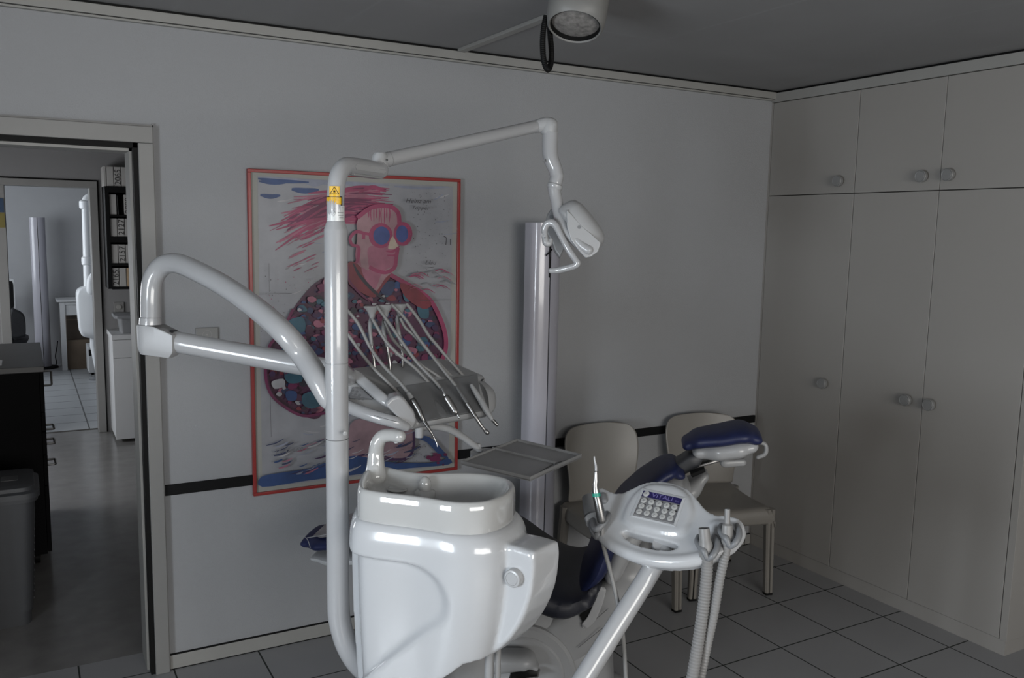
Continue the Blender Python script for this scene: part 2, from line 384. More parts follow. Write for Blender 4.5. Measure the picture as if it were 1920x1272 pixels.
o = struct(MB().box(XC - .004, XC + .58, 1.979, YW, 2.455, 2.503).build('trim_7', M['trim'], smooth=False, bevel=0.001))
MB().box(XC + .012, XC + .57, 1.99, YW, 2.503, ZC).build('shadow_gap', M['black'], o, smooth=False)

# =================================================================== FRAMED PICTURE ON THE BACK WALL
def W(px, py, dy=0.0): return PY(px, py, YW - 0.016 - dy)
t = thing('framed_poster', 'large red-framed splashy pink and blue portrait poster on the back wall', 'picture', (1.23, YW, 0.66))
oc = [W(465, 313, .004), W(863.5, 339, .004), W(857.5, 881, .004), W(474, 931.5, .004)]
x0, x1 = (oc[0].x + oc[3].x) / 2, (oc[1].x + oc[2].x) / 2; z1 = (oc[0].z + oc[1].z) / 2; z0 = (oc[2].z + oc[3].z) / 2
fw = 0.013
fr = MB()
ya, yb = YW - .024, YW - .001
for a, b, c, d2 in ((x0, x1, z1 - fw, z1), (x0, x1, z0, z0 + fw), (x0, x0 + fw, z0 + fw, z1 - fw), (x1 - fw, x1, z0 + fw, z1 - fw)):
    fr.box(a, b, ya, yb, c, d2)
fr.build('frame', M['red'], t, smooth=False, bevel=0.002)
M['mat'] = mat('cream mount', (0.27, 0.265, 0.24), 0.6, var=0.02)
MB().box(x0 + fw, x1 - fw, YW - .015, YW - .004, z0 + fw, z1 - fw).build('mount', M['mat'], t, smooth=False)
# the print: coloured shapes, measured on the picture plane (crop coordinates, 1.87 px per photo px)
art_cols = dict(paper=(0.235, 0.235, 0.25), skin=(0.30, 0.17, 0.19), pink=(0.27, 0.035, 0.095), rose=(0.30, 0.10, 0.15), lens=(0.035, 0.055, 0.17), nose=(0.42, 0.34, 0.27),
                shirt=(0.085, 0.022, 0.06), mag=(0.16, 0.016, 0.075), redp=(0.22, 0.03, 0.045), teal=(0.04, 0.12, 0.17), blue=(0.03, 0.07, 0.2), dblue=(0.022, 0.03, 0.075), dark=(0.02, 0.016, 0.025), white=(0.30, 0.29, 0.30),
                leg=(0.25, 0.16, 0.18), ink=(0.05, 0.045, 0.05), grey=(0.17, 0.165, 0.175), violet=(0.055, 0.02, 0.075), pale=(0.19, 0.20, 0.25))
for k_ in ('shirt', 'mag', 'redp', 'teal', 'blue', 'violet', 'rose', 'pink', 'leg', 'nose', 'skin'): art_cols[k_] = tuple(c * (.66 if k_ not in ('pink', 'skin', 'leg', 'nose', 'rose') else .84) for c in art_cols[k_])
AM = {}; order = list(art_cols)
art_m = [mat('print ' + k, c, 0.45, var=0.22 if k not in ('paper',) else 0.08, scale=14) for k, c in art_cols.items()]
IX = {k: i for i, k in enumerate(order)}
art = MB(); lay = [0]
def az(zx, zy):
    return 440 + zx / 1.8696, 280 + zy / 1.8696
def ap(pts, c, smooth=0, closed=True):
    """flat painted shape; pts in crop pixels"""
    lay[0] += 1; dy = 0.00003 * lay[0]
    if smooth: pts = [(p.x, p.y) for p in cr([(a, b, 0) for a, b in pts], smooth, closed=True)]
    vs = [W(*az(a, b), dy) for a, b in pts]
    bm = bmesh.new(); bv = [bm.verts.new(v) for v in vs]
    es = [bm.edges.new((bv[i], bv[(i + 1) % len(bv)])) for i in range(len(bv))]
    bmesh.ops.triangle_fill(bm, edges=es, use_beauty=True)
    bm.verts.index_update()
    art.add([v.co.copy() for v in bm.verts], [[v.index for v in f.verts] for f in bm.faces], IX[c]); bm.free()
def stroke(pts, w, c, sub=6, taper=True):
    lay[0] += 1; dy = 0.00003 * lay[0]
    q = cr([(a, b, 0) for a, b in pts], sub); n = len(q); L, R_ = [], []
    for i, p in enumerate(q):
        tn = (q[min(n - 1, i + 1)] - q[max(0, i - 1)]).normalized(); nn = V((-tn.y, tn.x, 0))
        k = w / 2 * (1 if not taper else max(0.12, math.sin(PI * min(1, (i + .6) / n * 1.0)) ** .6))
        L.append(p + nn * k); R_.append(p - nn * k)
    vs = [W(*az(p.x, p.y), dy) for p in L + R_]
    art.add(vs, [(i, i + 1, n + i + 1, n + i) for i in range(n - 1)], IX[c])
rnd = random.Random(11)
ap([(80, 93), (765, 132), (750, 1108), (97, 1187)], 'paper')
for k in range(60):       # grey washes and spatter on the paper
    x, y = rnd.uniform(110, 730), rnd.uniform(150, 1080); L_ = rnd.uniform(15, 60); a = rnd.uniform(-.6, .1)
    stroke([(x, y), (x + L_ * .5, y + L_ * a * .5 + 3), (x + L_, y + L_ * a)], rnd.uniform(1.5, 7), rnd.choice(['pale', 'grey', 'white', 'pale', 'white']), 3)
for x, y, L_, w in ((85, 112, 110, 14), (200, 140, 95, 20), (90, 160, 70, 16), (250, 120, 60, 10), (560, 130, 190, 10)):
    stroke([(x, y), (x + L_ * .5, y + 6), (x + L_, y + 2)], w, 'blue' if w != 10 else 'pale', 4)
stroke([(82, 100), (300, 116), (540, 127)], 16, 'pale', 4); stroke([(82, 103), (160, 112), (260, 116)], 14, 'blue', 4)
for k in range(90):       # swept-back hair
    u = rnd.random(); sx, sy = lerp(560, 400, u) + rnd.uniform(-8, 8), lerp(190, 250, u) + rnd.uniform(-60, 30)
    ln = rnd.uniform(90, 310); dx = -ln; dyy = ln * rnd.uniform(-.02, .36)
    if sx + dx < 105: dx = 105 - sx
    stroke([(sx, sy), (sx + dx * .5, sy + dyy * .18 - rnd.uniform(0, 16)), (sx + dx, sy + dyy)], rnd.uniform(3, 15), rnd.choice(['pink', 'pink', 'pink', 'rose', 'mag']), 5)
for k in range(26):
    sx, sy = rnd.uniform(210, 330), rnd.uniform(250, 420); ln = rnd.uniform(25, 80)
    stroke([(sx, sy), (sx - ln * .5, sy + ln * .2), (sx - ln, sy + ln * .45)], rnd.uniform(2, 6), rnd.choice(['pink', 'rose']), 3)
# torso
torso = [(398, 400), (330, 440), (270, 480), (205, 560), (165, 640), (120, 690), (105, 770), (120, 850), (170, 900), (240, 935), (290, 945), (330, 905), (420, 880), (600, 850), (690, 800), (735, 720), (742, 660), (720, 590), (680, 520), (620, 480), (545, 440), (470, 440)]
ap(torso, 'shirt', 4)
def inside(x, y, poly):
    r = False; n = len(poly)
    for i in range(n):
        (a, b), (c, d3) = poly[i], poly[(i + 1) % n]
        if (b > y) != (d3 > y) and x < (c - a) * (y - b) / (d3 - b) + a: r = not r
    return r
for k in range(900):
    x, y = rnd.uniform(110, 740), rnd.uniform(430, 940)
    s_ = rnd.choice([rnd.uniform(4, 12), rnd.uniform(8, 22)])
    if not all(inside(x + s_ * 1.3 * ca, y + s_ * ca2, torso) for ca, ca2 in ((1, 0), (-1, 0), (0, 1), (0, -1))): continue
    n = rnd.randint(5, 7); c = rnd.choice(['mag', 'mag', 'redp', 'dblue', 'dblue', 'blue', 'teal', 'violet', 'dark', 'shirt', 'shirt', 'violet', 'rose', 'white' if s_ < 13 else 'mag'])
    a0 = rnd.uniform(0, 6); ap([(x + s_ * rnd.uniform(.6, 1.25) * math.cos(a0 + 2 * PI * j / n), y + s_ * .75 * rnd.uniform(.6, 1.2) * math.sin(a0 + 2 * PI * j / n)) for j in range(n)], c, 2)
for pts, c in (([(175, 790), (230, 785), (235, 815), (190, 820)], 'teal'), ([(240, 860), (290, 850), (310, 890), (270, 910), (240, 895)], 'teal'), ([(180, 850), (215, 850), (215, 880), (185, 880)], 'blue'), ([(130, 815), (170, 805), (175, 830), (140, 840)], 'white'),
               ([(590, 505), (620, 495), (625, 525), (600, 535)], 'teal'), ([(640, 550), (675, 548), (680, 590), (650, 590)], 'teal'), ([(520, 470), (560, 465), (550, 510), (515, 505)], 'dblue'), ([(190, 600), (240, 590), (245, 640), (190, 635)], 'teal')):
    ap(pts, c, 3)
stroke([(205, 560), (165, 640), (122, 690), (107, 770), (122, 850), (170, 900), (240, 935), (318, 925)], 10, 'mag', 5, False)
stroke([(545, 440), (620, 482), (682, 525), (720, 592), (740, 660), (735, 720), (700, 790)], 15, 'pink', 5, False)
ap([(580, 470), (640, 490), (690, 540), (660, 560), (600, 520)], 'redp', 3)
# neck, head, face
ap([(395, 405), (420, 395), (470, 430), (545, 440), (520, 480), (490, 520), (440, 500), (400, 470)], 'redp', 3)
ap([(430, 300), (425, 390), (460, 430), (490, 500), (530, 450), (565, 420), (570, 370), (578, 320), (590, 300), (575, 230), (540, 195), (470, 205), (430, 250)], 'skin', 4)
ap([(430, 330), (425, 390), (470, 425), (470, 380), (520, 340), (560, 345), (568, 400), (520, 430), (490, 490), (450, 440), (440, 380)], 'rose', 4)
ap([(475, 340), (565, 350), (560, 395), (500, 405), (470, 390)], 'rose', 4)
stroke([(415, 400), (440, 445), (490, 500), (540, 540)], 12, 'dark', 5)
stroke([(400, 410), (402, 460), (450, 515), (490, 540)], 8, 'mag', 5)
stroke([(430, 240), (480, 205), (540, 200), (572, 222), (578, 262)], 15, 'pink', 5, False)
for k in range(9):
    x = 470 + k * 9; stroke([(x, 205), (x + rnd.uniform(-3, 3), 225), (x, 235 + rnd.uniform(0, 30))], 4, 'pink', 3)
stroke([(452, 315), (450, 295), (425, 290), (405, 312), (412, 335), (435, 345), (432, 385), (425, 400)], 11, 'pink', 5, False)
def disc(cx, cy, rx, ry, c, n=26): ap([(cx + rx * math.cos(2 * PI * k / n), cy + ry * math.sin(2 * PI * k / n)) for k in range(n)], c)
stroke([(435, 290), (460, 296), (485, 300)], 10, 'pink', 4, False)
disc(512, 303, 42, 44, 'pink'); disc(590, 297, 33, 42, 'pink'); disc(515, 303, 29, 32, 'lens'); disc(587, 297, 21, 30, 'lens')
ap([(538, 345), (553, 305), (572, 340), (568, 350), (545, 350)], 'nose', 3)
stroke([(530, 357), (555, 358), (578, 340)], 9, 'pink', 4); stroke([(535, 372), (560, 372), (570, 360)], 7, 'pink', 4)
stroke([(572, 345), (566, 385), (560, 415), (530, 432), (495, 425), (472, 412)], 13, 'pink', 5, False)
# lower part
ap([(405, 965), (470, 945), (560, 960), (628, 990), (620, 1075), (560, 1090), (470, 1080), (405, 1095)], 'leg', 3)
stroke([(628, 990), (626, 1050), (600, 1085), (520, 1088)], 9, 'violet', 5, False); stroke([(410, 1085), (470, 1070), (560, 1085)], 8, 'violet', 4)
ap([(92, 1150), (160, 1135), (260, 1120), (318, 1100), (420, 1075), (520, 1095), (620, 1100), (700, 1098), (750, 1085), (750, 1106), (600, 1120), (420, 1142), (250, 1163), (97, 1185)], 'blue', 3)
stroke([(640, 1010), (680, 1020), (720, 1060), (748, 1085)], 22, 'blue', 5)
for k in range(60):
    x = rnd.uniform(110, 620); y = 1160 - (x - 100) * .09 - rnd.uniform(0, 120); ln = rnd.uniform(20, 70)
    stroke([(x, y), (x + ln * .5, y - ln * .12), (x + ln, y - ln * .38)], rnd.uniform(2, 7), rnd.choice(['blue', 'violet', 'pale', 'white', 'dblue', 'rose']), 3)
for k in range(26): disc(rnd.gauss(705, 12), rnd.gauss(1085, 9), rnd.uniform(3, 10), rnd.uniform(3, 8), 'mag', 8)
for k in range(26): disc(rnd.gauss(645, 30), rnd.gauss(1060, 25), rnd.uniform(1, 2.5), rnd.uniform(1, 2.5), 'ink', 6)
for k in range(150):
    x, y = rnd.uniform(600, 755), rnd.uniform(150, 480)
    if inside(x, y, torso): continue
    disc(x, y, rnd.uniform(.7, 2.2), rnd.uniform(.7, 2.2), rnd.choice(['ink', 'grey', 'grey']), 6)
for k in range(90):
    x, y = rnd.uniform(90, 310), rnd.uniform(420, 660)
    if inside(x, y, torso): continue
    disc(x, y, rnd.uniform(.7, 2.4), rnd.uniform(.7, 2.4), rnd.choice(['ink', 'grey', 'pink']), 6)
for k in range(16):
    x, y = rnd.uniform(600, 740), rnd.uniform(420, 500); stroke([(x, y), (x + 25, y - 6), (x + 50, y + 8)], rnd.uniform(2, 5), rnd.choice(['rose', 'grey', 'pink']), 3)
for pts, w in (([(733, 305), (742, 312), (740, 335)], 3), ([(757, 315), (757, 335)], 4), ([(120, 400), (122, 500)], 1.2), ([(86, 508), (200, 506)], 1.2), ([(650, 530), (760, 528)], 1.2), ([(125, 870), (128, 1010)], 1.2)):
    stroke(pts, w, 'ink', 3, False)
lay[0] += 1; dy = 0.00003 * lay[0] + .0003
def writing(txt, zx, zy, size, c):
    q = W(*az(zx, zy), dy); art.text(txt, q, (1, 0, 0), (0, 0, 1), size, IX[c], 0.0002, sx=1.15, font_shear=0.35)
writing('Heinz am', 643, 182, .0265, 'ink'); writing('Töpper', 650, 206, .0235, 'ink'); writing('blau', 686, 398, .027, 'ink'); writing('WALTER', 190, 1058, .026, 'grey')
stroke([(668, 417), (700, 413)], 2, 'ink', 3)
art.build('print', art_m, t, smooth=False, norm=False)

# =================================================================== OPERATING LAMP ON ITS POST
PYo = 2.17                                   # depth of the post
pc = PY(631, 650, PYo); PXo = pc.x
def zpost(py): return PY(632, py, PYo).z
dpost = (V((PXo, PYo, 1.4)) - CAM).dot(FW)
RP, RU = 0.0300, 0.0222
t = thing('operating_lamp', 'white dental operating lamp on a tall post beside the spittoon, long jointed arm', 'lamp', (PXo, PYo, 0.62))
z680, z822, z415, z430 = zpost(680), zpost(822), zpost(415), zpost(432)
# lower post with the bend into the unit foot
low = [(PXo, PYo, z822 - .001), (PXo, PYo, zpost(1000)), (PXo, PYo, zpost(1120))]
bend = [PY(637, 1165, PYo), PY(651, 1212, PYo - .005), PY(676, 1250, PYo - .01), PY(712, 1275, PYo - .015), PY(760, 1292, PYo - .02), PY(800, 1300, PYo - .02)]
MB().tube(low + bend, RP, seg=28, rnd=False).build('post', M['enamel2'], t)
MB().lathe((PXo, PYo, 0), (0, 0, 1), [(z822, RP - .0015), (z822 + .0015, RP - .0015), (z822 + .0016, RP), (z680 - .0016, RP), (z680 - .0014, RP - .0015), (z680, RP - .0015)], 32).build('post_collar', M['enamel2'], t)
MB().lathe((PXo, PYo, 0), (0, 0, 1), [(z680, RP - .001), (z680 + .001, RP), (z430, RP), (z430 + .004, RP - .001), (z415 - .004, RU + .002), (z415, RU + .0005), (z415, RU)], 32).build('upper_sleeve', M['enamel2'], t)
# top tube bending into the short swivel arm
s0 = PY(627, 415, PYo); topz = PY(640, 307, PYo).z
endp = PZ(712, 322, topz - .004)
hd = (endp - V((PXo, PYo, endp.z))); hd.z = 0; hl = hd.length; hd.normalize()
B0 = V((PXo, PYo, topz))
arm = [(PXo, PYo, s0.z), (PXo, PYo, topz - .085), B0 + hd * .012 + V((0, 0, -.035)), B0 + hd * .045 + V((0, 0, -.006)), B0 + hd * .10, B0 + hd * hl]
MB().tube(arm, [RU, RU, RU * 1.02, RU * 1.04, RU * 1.05, RU * 1.1], seg=24, sub=8).build('swivel_arm', M['enamel2'], t)
sd = hd.cross(V((0, 0, 1)))
MB().hexa([B0 + hd * .075 + sd * .0135 + V((0, 0, -.0195)), B0 + hd * .075 - sd * .0135 + V((0, 0, -.0195)), B0 + hd * (hl - .01) - sd * .0135 + V((0, 0, -.0195)), B0 + hd * (hl - .01) + sd * .0135 + V((0, 0, -.0195))],
          [B0 + hd * .075 + sd * .0135 + V((0, 0, -.0255)), B0 + hd * .075 - sd * .0135 + V((0, 0, -.0255)), B0 + hd * (hl - .01) - sd * .0135 + V((0, 0, -.0255)), B0 + hd * (hl - .01) + sd * .0135 + V((0, 0, -.0255))]).build('arm_cover_strip', M['plastic2'], t, smooth=False, bevel=0.002)
# side slot seen from the camera
sv = (CAM - endp); sv.z = 0; sv = (sv - hd * sv.dot(hd)).normalized()
pt = lambda k, dz, o=.0: B0 + hd * k + sv * (RU * 1.06 - .002 + o) + V((0, 0, dz))
MB().prism([pt(.07, .004), pt(hl - .02, .004), pt(hl - .008, -.003), pt(hl - .02, -.011), pt(.07, -.011), pt(.06, -.004)], sv * .0025).build('slot_cover', M['plastic'], t, smooth=False)
dl = (endp - CAM).dot(FW) + .015
dr = dl * 1.17
J0 = PD(713, 301, dl)
MB().lathe(V((J0.x, J0.y, J0.z)), (0, 0, 1), [(-.026, .0), (-.026, .0235), (-.004, .0235), (.012, .0225), (.021, .016), (.024, 0)], 24).build('arm_knuckle', M['plastic'], t)
L0, L1 = PD(714, 302, dl), PD(1006, 237, dr)
ld = (L1 - L0).normalized()
rl0, rl1 = .0198, .0202
MB().tube([L0 + ld * .012, lerp(L0, L1, .04), lerp(L0, L1, .5), lerp(L0, L1, .985), L1], [.0185, rl0 + .001, rl0 + .0005, rl1, rl1 - .001], seg=24, sub=3, rnd=False).build('spring_arm', M['enamel2'], t)
for f, a0 in ((.045, .2), (.985, 1.2)):
    c = lerp(L0, L1, f)
    MB().lathe(c, ld, [(-.0012, rl0 + .0016), (.0012, rl0 + .0016), (.0012, rl0), (-.0012, rl0)], 28).build('arm_ring', M['plastic2'], t)
for px, py, k in ((726, 300, 0), (1003, 231, 1)):
    d0 = (dl if k == 0 else dr) - .0225
    MB().lathe(PD(px, py, d0 + .003), -FW, [(0, .0023), (.002, .0023), (.002, 0)], 10).build('screw', M['dark'], t)
# elbow dome
E0 = PD(1030, 236, dr)
MB().tube([PD(1000, 239, dr), PD(1012, 236, dr), PD(1024, 234, dr), PD(1033, 236, dr)], [.020, .023, .0255, .0262], seg=24).lathe(V((E0.x, E0.y, E0.z)), (0, 0, 1), [(-.028, .0255), (-.026, .0275), (-.004, .028), (.010, .0265), (.021, .019), (.0265, .009), (.027, 0)], 28).build('elbow_cap', M['plastic'], t)
neck = [PD(1032, 250, dr), PD(1031, 275, dr), PD(1033, 297, dr), PD(1041, 317, dr), PD(1044, 330, dr)]
MB().tube(neck, [.0265, .0262, .0262, .0235, .0225], seg=24, sub=8, rnd=False).build('yoke_upper', M['enamel2'], t)
yk = [PD(1045, 329, dr), PD(1042, 341, dr), PD(1039, 353, dr), PD(1043, 375, dr), PD(1048, 400, dr - .01), PD(1055, 423, dr - .03), PD(1070, 443, dr - .045), PD(1087, 459, dr - .05), PD(1095, 466, dr - .05)]
MB().tube(yk, [.0222, .0225, .0215, .0205, .0195, .019, .0185, .0175, .0165], seg=24, sub=8).build('yoke_lower', M['enamel2'], t)
MB().lathe(PD(1040, 350, dr), PD(1045, 332, dr) - PD(1038, 356, dr), [(-.009, .0225), (-.004, .0262), (.004, .0262), (.008, .023)], 24).build('yoke_ring', M['plastic'], t)
MB().lathe(PD(1019.5, 301.5, dr - .022), -FW, [(0, .0045), (.003, .0045), (.003, 0)], 12).build('screw', M['grey'], t)
# lamp head: dished reflector, back of the shell towards upper right
dh = dr + .035
e1 = (PD(1118, 478, dh) - PD(1050, 388, dh)).normalized()                # along the head
e3 = FW.copy(); e3 = (e3 - e1 * e3.dot(e1)).normalized()
e2 = e1.cross(e3).normalized()
if e2.z < 0: e2 = -e2                                                  # domed back
hc = PD(1084, 428, dh); pxm = dh / F
rings = []
st = [(-52, .15), (-50, .5), (-44, .78), (-30, .95), (-8, 1.0), (14, 1.0), (34, .95), (46, .82), (53, .55), (55, .2)]
for s_, k in st:
    ring = []
    for q in range(30):
        a = 2 * PI * q / 30; c, sn = math.cos(a), math.sin(a)
        w_ = math.copysign(abs(c) ** .62, c) * .105 * k
        h_ = (math.copysign(abs(sn) ** .75, sn)); h_ = h_ * (42 * pxm if h_ > 0 else 9 * pxm) * (k ** .7)
        ring.append(hc + e1 * s_ * pxm + e3 * w_ + e2 * (h_ - 10 * pxm))
    rings.append(ring)
MB().loft(rings).build('lamp_shell', M['plastic'], t)
# bright front rim and side cheek
def hp(px, py, o): return PD(px, py, dh + o)
ck = [(1062, 392), (1072, 402), (1092, 424), (1112, 441), (1127, 455), (1122, 472), (1108, 482), (1098, 484), (1085, 470), (1070, 450), (1063, 425)]
MB().prism([hp(x, y, -.105) for x, y in ck], FW * .012).build('side_cheek', M['plastic'], t, bevel=.004)
MB().lathe(hp(1086, 426, -.104), -FW, [(-.004, .0062), (.0012, .0062), (.0012, .0)], 16).build('screw', M['grey'], t)
MB().tube([hp(1078, 448, -.092), hp(1092, 462, -.095), hp(1104, 470, -.10)], [.013, .0165, .0165], seg=18).build('yoke_socket', M['plastic'], t)
lp = [(1021, 420), (1026, 402), (1034, 390), (1044, 398), (1052, 430), (1060, 462), (1050, 484), (1040, 470), (1034, 452), (1026, 440)]
MB().prism([hp(x, y, .02) for x, y in lp], FW * .05).build('front_shield', M['plastic2'], t, bevel=.006)
MB().lathe(hp(1034, 407, .018), -FW, [(0, .007), (.004, .007), (.004, .003), (.006, .003), (.006, 0)], 14).build('screw', M['grey'], t)
hd_ = [hp(1022, 444, -.07), hp(1021, 430, -.075), hp(1026, 420, -.08), hp(1034, 418, -.085), hp(1042, 424, -.09), hp(1052, 443, -.095), hp(1065, 467, -.10), hp(1080, 489, -.10), hp(1083, 494, -.10), hp(1077, 499, -.095), hp(1060, 504, -.085), hp(1046, 507, -.075), hp(1033, 508, -.07)]
MB().tube(hd_, [.009, .0115, .012, .0125, .0115, .0105, .0105, .0105, .0105, .0105, .0105, .0105, .0095], seg=18, sub=6).build('handle', M['enamel2'], t)
MB().tube([hp(1021, 441, -.07), hp(1024, 455, -.07), hp(1030, 456, -.07), hp(1033, 450, -.07)], [.011, .012, .011, .007], seg=16).lathe(hp(1018, 442, -.07), -FW, [(-.008, .006), (.008, .006), (.008, 0)], 14).build('handle_lug', M['plastic'], t)
MB().lathe(hp(1021.5, 446, -.083), -FW, [(0, .002), (.001, .002), (.001, 0)], 10).build('screw', M['dark'], t)
# stickers wrapped around the upper tube
acam = math.atan2(CAM.y - PYo, CAM.x - PXo)
def patch(poly, m, name, mm, lift=.0004, sub=1):
    """poly in (px offset from the tube axis, py), wrapped on the tube"""
    return None
def onpost(px, py, lift=.0003):
    xc = 627.6 + (py - 360) * .004
    s_ = max(-.995, min(.995, (px - xc) * dpost / F / RU)); a = acam + math.asin(s_)
    p = PY(xc, py, PYo)
    return V((PXo + math.cos(a) * (RU + lift), PYo + math.sin(a) * (RU + lift), p.z))
def wrap(mb, x0, x1, y0, y1, m=0, lift=.0003, n=14):
    vs = [onpost(lerp(x0, x1, k / n), y, lift) for y in (y0, y1) for k in range(n + 1)]
    mb.add(vs, [(k, k + 1, n + 2 + k, n + 1 + k) for k in range(n)], m)
k_ = MB(); wrap(k_, 616.8, 635, 350, 369.5)
for a, b in (((625.5, 351.5), (617.8, 364.5)), ((625.5, 351.5), (633.2, 364.5)), ((617.8, 364.5), (633.2, 364.5))):
    q = [onpost(lerp(a[0], b[0], i / 6), lerp(a[1], b[1], i / 6), .0007) for i in range(7)]; k_.tube(q, .00075, seg=5, sub=1, rnd=False, m=1)
for j in range(4):
    an = PI * j / 4; q = [onpost(625.5 + math.cos(an) * r_, 359.6 + math.sin(an) * r_, .0007) for r_ in (-2.4, 0, 2.4)]; k_.tube(q, .0006, seg=5, sub=1, rnd=False, m=1)
k_.build('warning_sticker', [M['yellow'], M['ink']], t, smooth=False, norm=False)['label'] = 'yellow sticker with a black warning triangle'
k_ = MB(); wrap(k_, 609.2, 639.5, 368.5, 385.5, 1); wrap(k_, 610.5, 637.5, 370.6, 383.8, 0, .0006)
for yy in (373.5, 376, 378.5, 381): wrap(k_, 618 if yy > 374 else 615, 633, yy, yy + .7, 2, .0008)
k_.build('warning_sticker', [M['yellow'], M['ink'], M['otext']], t, smooth=False, norm=False)['label'] = 'yellow sticker with a black border and small print'
k_ = MB(); wrap(k_, 609.8, 644.2, 386, 414.5, 0)
for yy in (389, 391.5, 397, 401, 404, 408, 411): wrap(k_, 611, 615, yy, yy + 1, 1, .0006)
for x0_, x1_, yy in ((620, 629, 391), (631, 641, 398), (632, 641, 403.5), (634, 641, 408), (638, 641, 389)): wrap(k_, x0_, x1_, yy, yy + 1.1, 1, .0006)
q = [onpost(x, y, .0007) for x, y in ((623.5, 394), (627.5, 399.5), (624.5, 406), (620.5, 400), (623.5, 394))]; k_.tube(q, .0005, seg=5, sub=1, rnd=False, m=1)
k_.build('type_label', [M['label'], M['ftext']], t, smooth=False, norm=False)['label'] = 'silvery label with small print'
for px, py in ((620, 639.5),):
    c = PD(px, py, dpost - RP * .93); MB().lathe(c, -FW, [(0, .0016), (.001, .0016), (.001, 0)], 8).build('screw', M['dark'], t)
c = PD(646.5, 813, dpost - RP * .75); MB().lathe(c, (c - V((PXo, PYo, c.z))), [(0, .0058), (.0022, .0055), (.003, 0)], 16).build('cover_plug', M['plastic'], t)

# =================================================================== INSTRUMENT CONSOLE: CURVED ARM, SWIVEL, FOREARM, DELIVERY HEAD
t = thing('instrument_console', 'white dentist instrument console on a big curved arm, floating in front of the poster', 'dental console', (PXo, PYo, z822))
dj = 2.62
zz = [(616, 749, dpost + .022), (597, 713, dpost + .03), (568, 667, dpost + .07), (533, 625, 2.33), (480, 578, 2.39), (416, 534, 2.47), (350, 500, 2.55), (322, 494, 2.585), (302, 501, 2.605), (287, 524, 2.615), (283, 560, 2.62), (283, 601, 2.62)]
zz = [(629, 768, dpost + .024)] + zz
MB().tube([PD(*q) for q in zz], [.016, .0275, .031, .0312, .031, .031, .0307, .0303, .0302, .0302, .0302, .0302, .0302], seg=28, sub=8, rnd=False).build('curved_arm', M['enamel2'], t)
jc = PD(283, 640, dj); pj = dj / F
MB().lathe(V((jc.x, jc.y, 0)), (0, 0, 1), [(PD(283, 608, dj).z, .0325), (PD(283, 605, dj).z, .0325), (PD(283, 600, dj).z, .0315), (PD(283, 595, dj).z, .0305)], 32).build('arm_collar', M['enamel2'], t)
# swivel housing
ax = (PD(560, 681, 2.6) - PD(322, 641, dj)); ax.z = 0; ax.normalize()
sd = ax.cross(V((0, 0, 1)))
zt, zb = PD(283, 606.5, dj).z, PD(283, 664, dj).z
sw = MB()
pl = []
for k in range(17):
    a = PI / 2 + PI * k / 16; pl.append((math.cos(a) * .0385, math.sin(a) * .0385))
pl += [(.03, -.0385), (.083, -.035), (.088, 0), (.083, .035), (.03, .0385)]
def swp(u, w, z): return V((jc.x, jc.y, z)) + ax * u + sd * w
rings = []
for z, s_, tz in ((zt - .002, .94, 0), (zt - .006, 1, 0), (lerp(zt, zb, .5), 1.0, 0), (lerp(zt, zb, .78), .99, 0), (zb + .012, .93, 1), (zb, .80, 1)):
    rings.append([swp(u * s_, w * s_, z - (.10 * (max(u, 0)) if tz else .16 * max(0, u - .03))) for u, w in pl])
for r_ in rings[:2]:
    for i, (u, w) in enumerate(pl): r_[i].z -= .25 * max(0, u - .02)
sw.loft(rings); sw.build('swivel_housing', M['satin'], t, bevel=.006)
f0, f1, f2, f3 = PD(326, 641, dj), PD(450, 663, 2.61), PD(600, 690, 2.6), PD(632, 696, 2.6)
MB().lathe(f0 + ax * -.0, (f1 - f0), [(-.012, .0355), (.0, .0355), (.0005, .0335), (-.011, .0335)], 32).build('joint_gap', M['dark'], t)
MB().tube([f0, f1, f2, f3, PY(664, 716, 2.64), PY(692, 742, 2.62)], [.0325, .0325, .0325, .0315, .030, .028], seg=28, sub=6, rnd=True).build('forearm', M['enamel2'], t)

# delivery head. local frame: X along the width, sloping down towards the camera
Yb, Yf = 2.68, 2.40
def K(px, py, y): return PY(px, py, y)
A0, A1 = K(652, 690, Yb), K(822, 671, Yb)          # back edge
Fm0, Fm1 = K(741, 727, 2.50), K(895, 703, 2.50)     # upper edge of the dark panel... front slope
F0, F1 = K(783, 793, Yf), K(906, 770, Yf)          # lower edge of dark panel
G0, G1 = K(770, 806, Yf + .005), K(912, 781, Yf + .005)
dz = V((0, 0, -1))
h = MB()
back0, back1 = A0 + V((0, .02, -.10)), A1 + V((0, .02, -.10))
secL = [A0 + V((0, .015, -.02)), A0, Fm0, F0, G0, G0 + V((0, .05, -.012)), back0]
secR = [A1 + V((0, .015, -.02)), A1, Fm1, F1, G1, G1 + V((0, .05, -.012)), back1]
# extend a little right with a rounded shoulder
secR2 = [lerp(p, lerp(secR[2], secR[6], .45), .22) + V((.045, 0, -.004)) for p in secR]
h.loft([secL, [lerp(a, b, .5) for a, b in zip(secL, secR)], secR, secR2])
h.build('console_body', M['plastic2'], t, bevel=.014, seg=4, angle=50)
